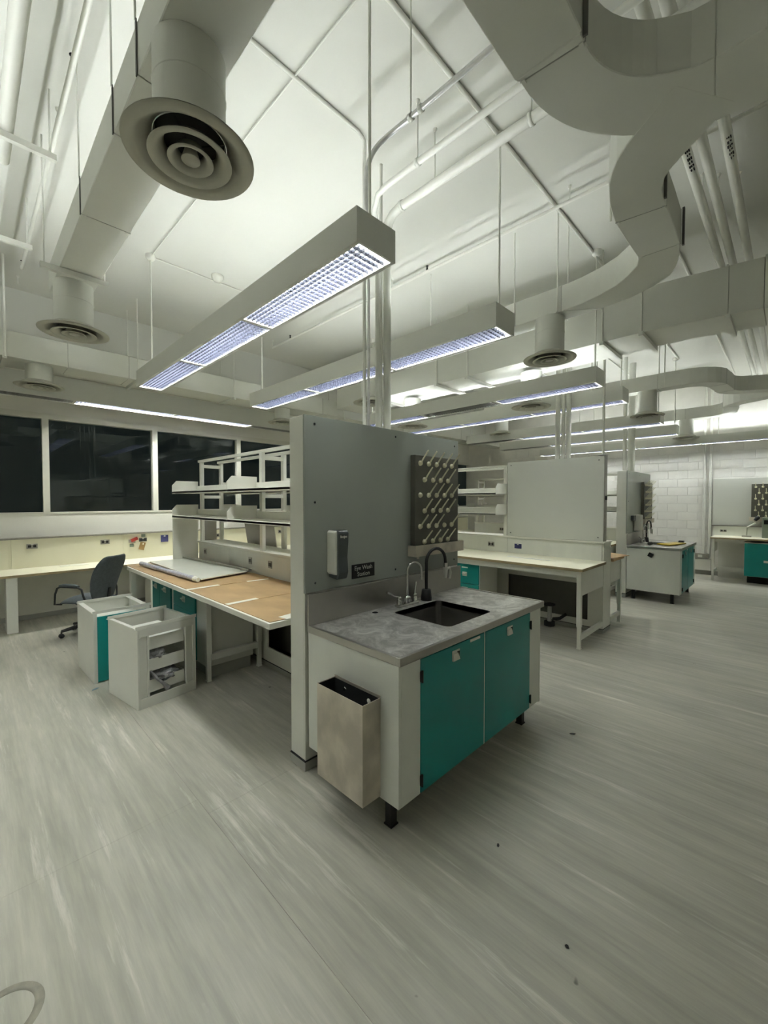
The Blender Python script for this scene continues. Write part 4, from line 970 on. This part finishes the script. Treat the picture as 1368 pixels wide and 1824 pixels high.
MB().box(6.15, 1.86, 0.12, 6.52, 2.6, 0.74).build('carcass', 'teal', o, bevel=0.003); MB().box(6.2, 1.9, 0, 6.48, 2.56, 0.119).build('plinth', 'base', o)
o = thing('steel_strip', 'thin grey metal strip lying on the cream bench top', 'strip', (5.4, 2.4, SH))
MB().box(5.36, 2.25, SH + 0.0002, 5.39, 2.85, SH + 0.004).build('bar', 'galv', o)
t = thing('pipe_stub', 'dark floor pipe stub with a round flange under the cream bench', 'pipe', (5.62, 2.35, 0))
MB().tube([(5.62, 2.35, 0), (5.62, 2.35, 0.30)], 0.028, 12).build('stub', 'base', t)
MB().lathe([(0.028, 0.0), (0.075, 0.0), (0.075, 0.02), (0.028, 0.03)], (5.62, 2.35, 0.30), 18).build('flange', M['dark'], t)
MB().tube([(5.62, 2.35, 0.02), (5.62, 2.35, 0.08)], 0.07, 14).build('floor_collar', M['dark'], t)
MB().tube([(5.62, 2.30, 0.12), (5.60, 2.20, 0.15), (5.60, 2.12, 0.22)], 0.02, 8).build('valve_arm', M['dark'], t)

# ---- island 3 with the far sink
partition(8.30, 9.95, 2.10, 2.27, 'far grey partition behind the far sink')
sink_base(8.262, 9.72, 1.30, 2.084, 'far sink cabinet with blank white end and teal doors')
sink_top(8.25, 9.745, 1.287, 2.086, 8.75, 9.28, 1.43, 1.90, 'steel worktop of the far sink, holding a yellow tray', wallx1=1)
faucet(8.95, 1.99, SH - 0.006, 'chrome gooseneck faucet at the far sink', turn=-0.35)
eyewash(9.20, 1.99, SH - 0.006, 'black hooped eyewash hose at the far sink', -0.15)
peg_board(9.24, 9.90, 2.10, 1.372, 2.095, 'drying board with ivory pegs on the far partition', (9.30, 9.42, 9.54, 9.66, 9.78), (9.36, 9.48, 9.60, 9.72), ROWS)
t = thing('paper_towel_dispenser', 'white dispenser box on the far grey partition', 'dispenser', (8.8, 2.10, 1.15))
MB().box(8.72, 1.985, 1.17, 8.92, 2.0995, 1.47).build('housing', 'plastic', t, bevel=0.02, seg=3)
MB().box(8.55, 2.05, 1.37, 8.70, 2.0995, 1.46).build('side_box', M['greyplastic'], t, bevel=0.005)
t = thing('drain_tray', 'yellow plastic tray lying over the far sink basin', 'tray', (9.0, 1.6, SH))
MB().prism([(8.60, 1.50), (9.20, 1.36), (9.26, 1.52), (8.70, 1.72)], SH + 0.0, SH + 0.022, 'xy').build('tray', 'yellow', t, bevel=0.008)
tag(MB().tube([(8.45, 1.78, SH + 0.03), (8.53, 1.77, SH + 0.03)], 0.030, 12).build('sink_plug', M['black'], loc=(8.49, 1.78, SH)), 'black rubber plug lying left of the yellow tray', 'plug')
tag(MB().box(9.50, 1.45, SH - 0.0058, 9.60, 1.53, SH + 0.030).build('black_block', M['black'], loc=(9.55, 1.5, SH), bevel=0.004), 'small black block at the right of the far sink worktop', 'block')
m = Matrix.Translation((8.256, 1.72, 0.80)) @ Matrix.Rotation(math.radians(28), 4, 'X')
tag(MB().box(-0.010, -0.035, -0.035, 0.0055, 0.035, 0.035, m).build('black_tag', M['black'], loc=(8.256, 1.72, 0.8)), 'tilted black square stuck on the white end of the far sink cabinet', 'tag')
spine(8.95, 2.285, 5.65, 'service spine of the far island behind the far sink', [3.4, 4.6])
bench(8.10, 8.943, 2.29, 5.66, SH, 'lab bench of the far island, mostly hidden by the whiteboard', front=-1)
bench(9.257, 10.1, 2.29, 5.66, SH, 'lab bench on the back side of the far island', front=1)
shelving(8.95, [2.30, 4.0, 5.66], [2.9, 4.3, 5.55], None, 'open white shelving of the far island, seen beside the whiteboard')
for y, l in ((3.0, 'outlet on the far island spine in the gap right of the whiteboard'), (4.9, 'outlet on the far island spine seen through the shelves, left'), (4.5, 'reddish outlet on the far island spine seen through the shelves')):
    outlet((8.946, y, 1.06), 'x-', l, m='outlet', w=0.11, h=0.07)

# ================================================================ DESK AND RACEWAY ALONG THE WINDOWS
t = thing('window_desk', 'long low cream desk running below the dark windows', 'desk', (0, 7.3, 0))
MB().box(-4.9, 7.19, 0.726, 12.0, 7.845, 0.76).build('desktop', 'cream', t, bevel=0.003)
MB().box(-4.9, 7.186, 0.728, 12.0, 7.1895, 0.757).build('edge_band', 'edge', t)
for x in (-3.0, -1.3, 0.36, 2.05, 3.75, 5.4, 7.1, 8.8):
    MB().box(x, 7.20, 0, x + 0.115, 7.50, 0.725).build('leg', 'metal', t, bevel=0.004)
t = thing('wall_raceway', 'cream wiring raceway with a grey ledge along the window wall', 'raceway', (0, 7.9, 0.77))
MB().box(-4.9, 7.83, 1.176, 12.0, YW - 0.001, 1.20).build('ledge', 'outlet', t, bevel=0.003, label='grey ledge strip')
rs = [-4.9, -3.65, -2.28, -0.91, 0.44, 1.825, 3.20, 4.57, 5.94, 7.31, 8.68, 10.05, 12.0]
for a, b in zip(rs[:-1], rs[1:]):
    MB().box(a + 0.018, 7.848, 0.761, b - 0.018, YW - 0.001, 1.175).build('raceway_panel', 'cream', t, bevel=0.002)
    MB().box(b - 0.0175, 7.852, 0.761, b + 0.0175, YW - 0.001, 1.175).build('joint_cover', 'cream', t)
struct(MB().box(X0, YW - 0.04, 0.071, XW, YW - 0.001, 0.75).build('trim_2', 'metal'))
for x, l in ((0.684, 'outlet on the window raceway at left'), (1.58, 'outlet on the window raceway left of the chair back'), (3.382, 'outlet on the window raceway seen through the shelves, left'), (4.787, 'outlet on the window raceway seen through the shelves, right')):
    outlet((x, 7.847, 1.07), 'y-', l, w=0.125, h=0.07)
outlet((2.465, 7.847, 1.07), 'y-', 'square blue outlet on the window raceway at right', m='blue', w=0.12, h=0.12)
t = thing('red_valve_tag', 'red handled switch on a dark outlet on the window raceway', 'switch', (1.96, 7.847, 1.06))
MB().box(1.91, 7.838, 1.03, 2.01, 7.8465, 1.085).build('cover_plate', M['outlet'], t, bevel=0.002)
MB().bar((1.945, 7.830, 1.065), (2.04, 7.825, 1.105), 0.03, 0.05).build('handle', 'red', t, label='red handle')
for (x, z, w, h, l) in ((1.955, 0.985, 0.055, 0.05, 'small grey plate under the red switch'), (2.13, 1.140, 0.06, 0.05, 'small grey plate just under the ledge, above the brown tag')):
    tag(MB().box(x - w / 2, 7.840, z - h / 2, x + w / 2, 7.8465, z + h / 2).build('grey_plate', M['green'], loc=(x, 7.847, z)), l, 'plate')
outlet((2.125, 7.847, 1.070), 'y-', 'dark outlet above the hanging brown tag', m='greyplastic', w=0.12, h=0.06)
m = Matrix.Translation((2.11, 7.838, 0.965)) @ Matrix.Rotation(math.radians(15), 4, 'Y')
t = thing('hanging_tag', 'brown card tag hanging below the dark outlet on the raceway', 'tag', (2.11, 7.84, 0.96))
MB().box(-0.042, 0, -0.065, 0.042, 0.003, 0.065, m).build('card', 'tag', t)
MB().box(-0.004, -0.001, 0.025, 0.016, 0.0, 0.050, m).build('white_spot', 'tape', t)
tag(MB().box(0.98, 7.62, 0.7605, 1.32, 7.75, 0.764).build('paper_sheet', 'tape', loc=(1.1, 7.7, 0.76)), 'white paper lying on the window desk left of the chair', 'paper')
t = thing('cardboard_box', 'brown cardboard box on the floor under the window desk', 'box', (2.3, 7.55, 0))
MB().box(2.2, 7.45, 0, 2.7, 7.80, 0.40).build('carton', 'cardboard', t, bevel=0.004); MB().box(2.2, 7.62, 0.4002, 2.7, 7.64, 0.4012).build('packing_tape', 'tape', t)

# ================================================================ FLOOR CABINETS AND CHAIR (local frames)
def lbox(t, name, m, *b, bevel=0.0, parent=None, label=None): return MB().box(*b).build(name, m, parent or t, bevel=bevel, label=label)
# open cabinet with empty drawers
t = thing('open_drawer_cabinet', 'beige pedestal on the floor without drawer fronts, plastic spilling out', 'cabinet')
w, d, h = 0.50, 0.57, 0.665
lbox(t, 'side_panel', 'metal', 0, 0.0, 0, 0.012, d, h, bevel=0.002); lbox(t, 'side_panel', 'metal', w - 0.012, 0, 0, w, d, h, bevel=0.002)
lbox(t, 'back_panel', 'metal', 0.0125, d - 0.012, 0, w - 0.0125, d, h); lbox(t, 'floor_panel', 'metal', 0.0125, 0.013, 0.02, w - 0.0125, d - 0.0125, 0.032)
lbox(t, 'bottom_rail', 'metal', 0.0125, 0, 0, w - 0.0125, 0.012, 0.085, bevel=0.002)
lbox(t, 'top_rail', 'metal', 0.0125, 0, h - 0.065, w - 0.0125, 0.012, h, bevel=0.002)
for x in (0.0125, w - 0.0925):
    lbox(t, 'front_stile', 'metal', x, 0.016, 0.086, x + 0.08, 0.022, h - 0.066)
    for xx in (x, x + 0.066): lbox(t, 'channel_lip', 'metal', xx, 0, 0.086, xx + 0.014, 0.0155, h - 0.066)
for yy, nm in ((0.0, 'front'), (d - 0.03, 'back')):
    lbox(t, 'top_flange', 'metal', -0.012, yy, h + 0.001, w + 0.006, yy + 0.006, h + 0.030, bevel=0.001)
    lbox(t, 'top_flange', 'metal', -0.012, yy + 0.0065, h + 0.001, w + 0.006, yy + 0.03, h + 0.006)
for x in (0, w - 0.03): lbox(t, 'top_flange', 'metal', x, 0.031, h + 0.001, x + 0.03, d - 0.031, h + 0.006)
for z in (0.47, 0.285, 0.105):
    dr = MB(); x0, x1, y0, y1, hh = 0.095, w - 0.095, 0.03, 0.50, 0.105
    dr.box(x0, y0, z, x1, y1, z + 0.004).box(x0, y0, z + 0.004, x1, y0 + 0.004, z + hh).box(x0, y1 - 0.004, z + 0.004, x1, y1, z + hh).box(x0, y0 + 0.004, z + 0.004, x0 + 0.004, y1 - 0.004, z + hh).box(x1 - 0.004, y0 + 0.004, z + 0.004, x1, y1 - 0.004, z + hh)
    if z > 0.4: dr.box(x0, y0 + 0.004, z + hh - 0.004, x1, y1, z + hh)
    dr.build('drawer_tray', 'metal', t, bevel=0.001)
CAB1 = (0.976, 3.80, math.radians(8.8))
t.location = (CAB1[0], CAB1[1], 0); t.rotation_euler = (0, 0, CAB1[2])
# plastic bags
def bag(name, label, c, rx, ry, rz, seed, m='bag'):
    bm = bmesh.new(); bmesh.ops.create_icosphere(bm, subdivisions=4, radius=1)
    rg = random.Random(seed)
    ks = [(Vector((rg.uniform(-1, 1), rg.uniform(-1, 1), rg.uniform(-1, 1))) * 6, rg.uniform(0, 6)) for _ in range(14)]
    for v in bm.verts:
        n = v.co.normalized(); f = sum(abs(math.sin(k.dot(n) + p)) for k, p in ks) / len(ks)
        v.co = Vector((n.x * rx, n.y * ry, n.z * rz)) * (0.55 + 0.7 * f)
    me = bpy.data.meshes.new(name); bm.to_mesh(me); bm.free(); me.materials.append(M[m])
    o = bpy.data.objects.new(name, me); COL.objects.link(o)
    o.location = c; return tag(o, label, 'bag')
cm = Matrix.Translation((CAB1[0], CAB1[1], 0)) @ Matrix.Rotation(CAB1[2], 4, 'Z')
bag('plastic_bag', 'clear crumpled plastic bag bulging from the middle tray of the open pedestal', cm @ Vector((0.185, 0.12, 0.405)), 0.085, 0.10, 0.055, 5)
bag('plastic_bag', 'clear crumpled plastic bag in the lowest tray of the open pedestal', cm @ Vector((0.25, 0.12, 0.205)), 0.125, 0.115, 0.065, 9)
o = MB().tube([cm @ Vector(p) for p in ((0.110, 0.026, 0.29), (0.150, 0.010, 0.225), (0.200, 0.004, 0.165), (0.245, 0.006, 0.105))], [0.010, 0.015, 0.013, 0.024], 6, smooth=False).build('plastic_strap', 'bag', loc=tuple(cm @ Vector((0.2, 0.0, 0.12))))
tag(o, 'twisted plastic strip hanging down in front of the lowest tray of the open pedestal', 'plastic')
# teal pedestal
t = thing('teal_pedestal', 'open topped pedestal with a teal front, standing behind the open one', 'cabinet')
w, d, h = 0.485, 0.635, 0.66
lbox(t, 'side_panel', 'metal', 0, 0, 0, 0.012, d, h, bevel=0.002); lbox(t, 'side_panel', 'metal', w - 0.012, 0, 0, w, d, h, bevel=0.002)
lbox(t, 'back_panel', 'metal', 0.0125, d - 0.012, 0, w - 0.0125, d, h); lbox(t, 'floor_panel', 'metal', 0.0125, 0.02, 0.02, w - 0.0125, d - 0.0125, 0.032)
lbox(t, 'stile', 'metal', 0.0125, 0.0, 0.0, 0.03, 0.018, h); lbox(t, 'stile', 'metal', w - 0.03, 0.0, 0.0, w - 0.0125, 0.018, h)
lbox(t, 'door', 'teal', 0.031, -0.003, 0.012, w - 0.031, 0.015, h - 0.03, bevel=0.002, label='plain teal front')
for yy in (0.0, d - 0.03):
    lbox(t, 'top_flange', 'metal', -0.004, yy, h + 0.001, w + 0.02, yy + 0.006, h + 0.028, bevel=0.001)
    lbox(t, 'top_flange', 'metal', -0.004, yy + 0.0065, h + 0.001, w + 0.02, yy + 0.05, h + 0.006)
lbox(t, 'top_flange', 'metal', 0.0, 0.051, h + 0.001, 0.045, d - 0.031, h + 0.006); lbox(t, 'top_flange', 'metal', w - 0.05, 0.051, h + 0.001, w, d - 0.031, h + 0.006)
lbox(t, 'inner_shelf', 'metal', 0.013, 0.025, h - 0.12, w - 0.013, d - 0.013, h - 0.112)
t.location = (0.832, 4.655, 0); t.rotation_euler = (0, 0, math.radians(2.0))
# office chair, local frame facing +X
t = thing('office_chair', 'slate grey swivel chair with black arms at the window desk', 'chair')
st = MB()
for k in range(5):
    a = math.radians(58 + 72 * k); r = 0.30
    st.tube([(0.03 * math.cos(a), 0.03 * math.sin(a), 0.125), (0.18 * math.cos(a), 0.18 * math.sin(a), 0.105), (r * math.cos(a), r * math.sin(a), 0.085)], [0.026, 0.023, 0.018], 10)
st.build('star_base', 'chairblk', t)
for k in range(5):
    a = math.radians(58 + 72 * k); x, y = 0.30 * math.cos(a), 0.30 * math.sin(a)
    c = MB(); sx, sy = -math.sin(a) * 0.012, math.cos(a) * 0.012
    for s in (-1, 1): c.lathe([(0.0, -0.009), (0.027, -0.009), (0.029, 0.0), (0.027, 0.009), (0.0, 0.009)], (x + s * sx * 1.1, y + s * sy * 1.1, 0.0295), 16, axis=(-math.sin(a), math.cos(a), 0))
    c.tube([(x, y, 0.04), (x, y, 0.088)], 0.009, 8); c.build('caster', 'chairblk', t)
MB().tube([(0, 0, 0.11), (0, 0, 0.24), (0, 0, 0.241), (0, 0, 0.39)], [0.030, 0.030, 0.020, 0.020], 14).build('gas_column', 'chairblk', t)
MB().box(-0.12, -0.09, 0.385, 0.12, 0.09, 0.415).build('mechanism', 'chairblk', t, bevel=0.008)
def cushion(nx, ny, fx_, name, m):
    mb = MB(); vs = []
    for i in range(nx + 1):
        for j in range(ny + 1): vs.append(fx_(i / nx, j / ny, 0))
    nv = len(vs)
    for i in range(nx + 1):
        for j in range(ny + 1): vs.append(fx_(i / nx, j / ny, 1))
    fs = []
    q = lambda i, j: i * (ny + 1) + j
    for i in range(nx):
        for j in range(ny):
            fs.append((q(i, j), q(i + 1, j), q(i + 1, j + 1), q(i, j + 1))); fs.append((nv + q(i, j), nv + q(i, j + 1), nv + q(i + 1, j + 1), nv + q(i + 1, j)))
    for i in range(nx): fs += [(q(i, 0), nv + q(i, 0), nv + q(i + 1, 0), q(i + 1, 0)), (q(i, ny), q(i + 1, ny), nv + q(i + 1, ny), nv + q(i, ny))]
    for j in range(ny): fs += [(q(0, j), q(0, j + 1), nv + q(0, j + 1), nv + q(0, j)), (q(nx, j), nv + q(nx, j), nv + q(nx, j + 1), q(nx, j + 1))]
    mb.add(vs, fs, True); return mb.build(name, m, t, subsurf=1)
def seatf(u, v, top):
    x = -0.23 + 0.48 * u; wv = 0.245 * (1 - 0.10 * (2 * u - 1) ** 2) ; y = (2 * v - 1) * wv * (1 - 0.12 * max(0, u - 0.8) / 0.2)
    e = max(abs(2 * u - 1), abs(2 * v - 1)); puff = 0.055 * (1 - e ** 4)
    z = 0.43 - 0.025 * max(0, (u - 0.7) / 0.3) ** 2
    return (x, y, z + (0.02 + puff if top else -0.012 * (1 - e ** 4)))
cushion(8, 8, seatf, 'seat', 'chairfab')
def backf(u, v, front):
    z = 0.47 + 0.56 * u; wv = 0.175 + 0.075 * math.sin(min(1, u * 1.25) * PI * 0.62) - 0.075 * max(0, (u - 0.72) / 0.28) ** 2
    y = (2 * v - 1) * wv; curve = -0.245 - 0.18 * u ** 1.5 + 0.02 * math.sin(u * PI) + 0.035 * (2 * v - 1) ** 2
    e = max(abs(2 * u - 1), abs(2 * v - 1)); p = 0.028 * (1 - e ** 4)
    return (curve + (0.02 + p if front else -0.012 - p * 0.5), y, z)
cushion(10, 8, backf, 'backrest', 'chairfab')
MB().tube([(-0.10, 0, 0.40), (-0.22, 0, 0.41), (-0.285, 0, 0.45), (-0.30, 0, 0.60)], [0.022, 0.022, 0.022, 0.018], 8).build('back_support', 'chairblk', t)
for s in (-1, 1):
    y = s * 0.275
    MB().tube([(0.20, s * 0.20, 0.415), (0.225, y, 0.43), (0.215, y, 0.56), (0.185, y, 0.635), (0.14, y, 0.655), (-0.10, y, 0.650), (-0.15, y, 0.625), (-0.17, y, 0.55), (-0.19, s * 0.25, 0.45), (-0.17, s * 0.19, 0.42)], 0.0125, 8).build('arm_tube', 'chairblk', t)
    MB().tube([(0.15, y, 0.667), (0.10, y, 0.672), (-0.05, y, 0.670), (-0.11, y, 0.660)], [0.016, 0.023, 0.023, 0.016], 10).build('arm_pad', 'chairfab', t)
t.location = (1.13, 6.55, 0); t.rotation_euler = (0, 0, math.radians(128))

# ================================================================ FAR WALL BENCH
t = thing('wall_bench', 'lab bench against the block wall at far right', 'bench', (11.4, 1.2, 0))
MB().box(11.39, -3.5, SH - 0.036, XW - 0.09, 1.265, SH).build('benchtop', 'cream', t, bevel=0.002)
MB().box(11.387, -3.5, SH - 0.035, 11.3895, 1.265, SH - 0.002).build('edge_band', 'edge', t)
leg(t, 11.42, 1.19, SH - 0.037)
MB().box(11.471, 1.20, 0.62, 12.0, 1.23, SH - 0.037).build('apron', 'metal', t); MB().box(11.471, 1.20, 0.16, 12.0, 1.23, 0.22).build('foot_rail', 'metal', t)
MB().box(11.45, 0.72, 0.84, 11.47, 1.189, SH - 0.037).build('front_rail', 'metal', t)
MB().box(11.95, 0.72, 0.14, 11.97, 1.19, 0.25).build('foot_rail', 'metal', t)
MB().box(12.08, -3.5, 0.0, XW - 0.013, 1.19, 0.90).build('back_panel', 'metal', t)
MB().box(XW - 0.088, -3.5, SH - 0.036, XW - 0.013, 1.30, 1.155).build('raceway', 'cabwhite', t, bevel=0.002)
MB().box(XW - 0.11, -3.5, 1.156, XW - 0.013, 1.32, 1.175).build('ledge', 'outlet', t)
tag(MB().box(XW - 0.05, -3.4, 1.176, XW - 0.013, 1.315, 2.235).build('wall_panel', 'wb', loc=(XW - 0.03, 1.3, 1.176), bevel=0.003), 'grey board on the block wall over the far right bench', 'board')
t = thing('wall_bench_cabinet', 'dark teal cabinet under the far right wall bench', 'cabinet', (11.45, 0.7, 0))
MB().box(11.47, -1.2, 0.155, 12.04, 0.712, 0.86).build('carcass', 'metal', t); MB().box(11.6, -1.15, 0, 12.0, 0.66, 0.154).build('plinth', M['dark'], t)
for a, b in ((0.0, 0.70), (-0.75, -0.008)):
    dr = MB().box(11.452, a, 0.16, 11.469, b, 0.845).build('drawer_front', 'teal', t, bevel=0.002, label='teal front')
    MB().box(11.445, (a + b) / 2 - 0.05, 0.46, 11.452, (a + b) / 2 + 0.05, 0.505).build('handle', 'plastic', dr)
outlet((XW - 0.089, 1.11, 1.05), 'x-', 'outlet above the far right wall bench', w=0.12, h=0.05)
# peg board on the wall, local build rotated to face -X
pb = peg_board(0.0, 0.62, 0.0, 1.372, 2.095, 'drying board with ivory pegs on the wall at the right edge', (0.07, 0.185, 0.30, 0.415, 0.53), (0.125, 0.24, 0.355, 0.47), ROWS)
pb.rotation_euler = (0, 0, -PI / 2); pb.location = (XW - 0.051, 0.645, 1.372)
t = thing('task_lamp', 'small white jointed lamp on the far right wall bench', 'lamp', (11.95, 0.71, SH))
MB().box(11.90, 0.62, SH, 12.02, 0.78, SH + 0.03).build('base', M['outlet'], t, bevel=0.006)
MB().tube([(11.96, 0.70, SH + 0.03), (11.96, 0.695, SH + 0.21)], 0.010, 8).build('lower_arm', 'chrome', t)
MB().tube([(11.96, 0.695, SH + 0.21), (11.96, 0.56, SH + 0.31)], 0.014, 8).build('upper_arm', 'tape', t)
MB().tube([(11.96, 0.57, SH + 0.36), (11.96, 0.53, SH + 0.42), (11.96, 0.50, SH + 0.44)], [0.03, 0.045, 0.03], 10).build('head', M['black'], t)
t = thing('control_box', 'grey green box standing at the right edge of the wall bench', 'box', (11.9, 0.40, SH))
MB().box(11.78, 0.28, SH, 11.99, 0.45, SH + 0.43).build('casing', 'green', t, bevel=0.006); MB().box(11.776, 0.31, SH + 0.29, 11.7795, 0.42, SH + 0.38).build('screen', M['dark'], t)
t = thing('wall_sockets_box', 'grey steel junction box on the block wall below the pair of pipes', 'box', (XW, 1.5, 0.45))
MB().box(XW - 0.12, 1.36, 0.385, XW - 0.013, 1.66, 0.50).build('casing', 'outlet', t, bevel=0.005); MB().box(XW - 0.13, 1.48, 0.41, XW - 0.121, 1.56, 0.47).build('cover', 'cabwhite', t)
tag(MB().box(XW - 0.10, 1.32, 0.11, XW - 0.013, 1.68, 0.37).build('wall_box', 'wall', loc=(XW - 0.05, 1.5, 0.1), bevel=0.004), 'white boxed panel at the foot of the block wall left of the bench', 'panel')

# ================================================================ SMALL LITTER ON THE FLOOR
def litter(name, m, x, y, sx, sy, h, rot, label):
    o = build_plain(MB().prism([(-sx, -sy * .6), (sx * .2, -sy), (sx, -sy * .2), (sx * .7, sy), (-sx * .5, sy * .8)], 0, h, 'xy'), name, m, (x, y, 0.0003)); o.rotation_euler = (0, 0, rot); tag(o, label, 'litter')
M['bluetape'] = mat('blue_tape', (0.16, 0.26, 0.32, 1), 0.6, noise=0.1)
litter('tape_scrap', 'bluetape', 0.815, 4.53, 0.035, 0.014, 0.002, 0.4, 'small blue tape scrap on the floor below the teal pedestal')
litter('floor_scrap', 'black', 3.14, 1.13, 0.022, 0.008, 0.004, 2.2, 'tiny black scrap on the floor right of the near sink cabinet')
litter('floor_scrap', 'black', 1.85, 1.02, 0.010, 0.006, 0.004, 0.3, 'tiny black crumb on the floor in front of the teal doors')
litter('floor_scrap', 'black', 1.61, 0.59, 0.007, 0.006, 0.004, 0.9, 'tiny black crumb low in the picture, near the bottom right of centre')
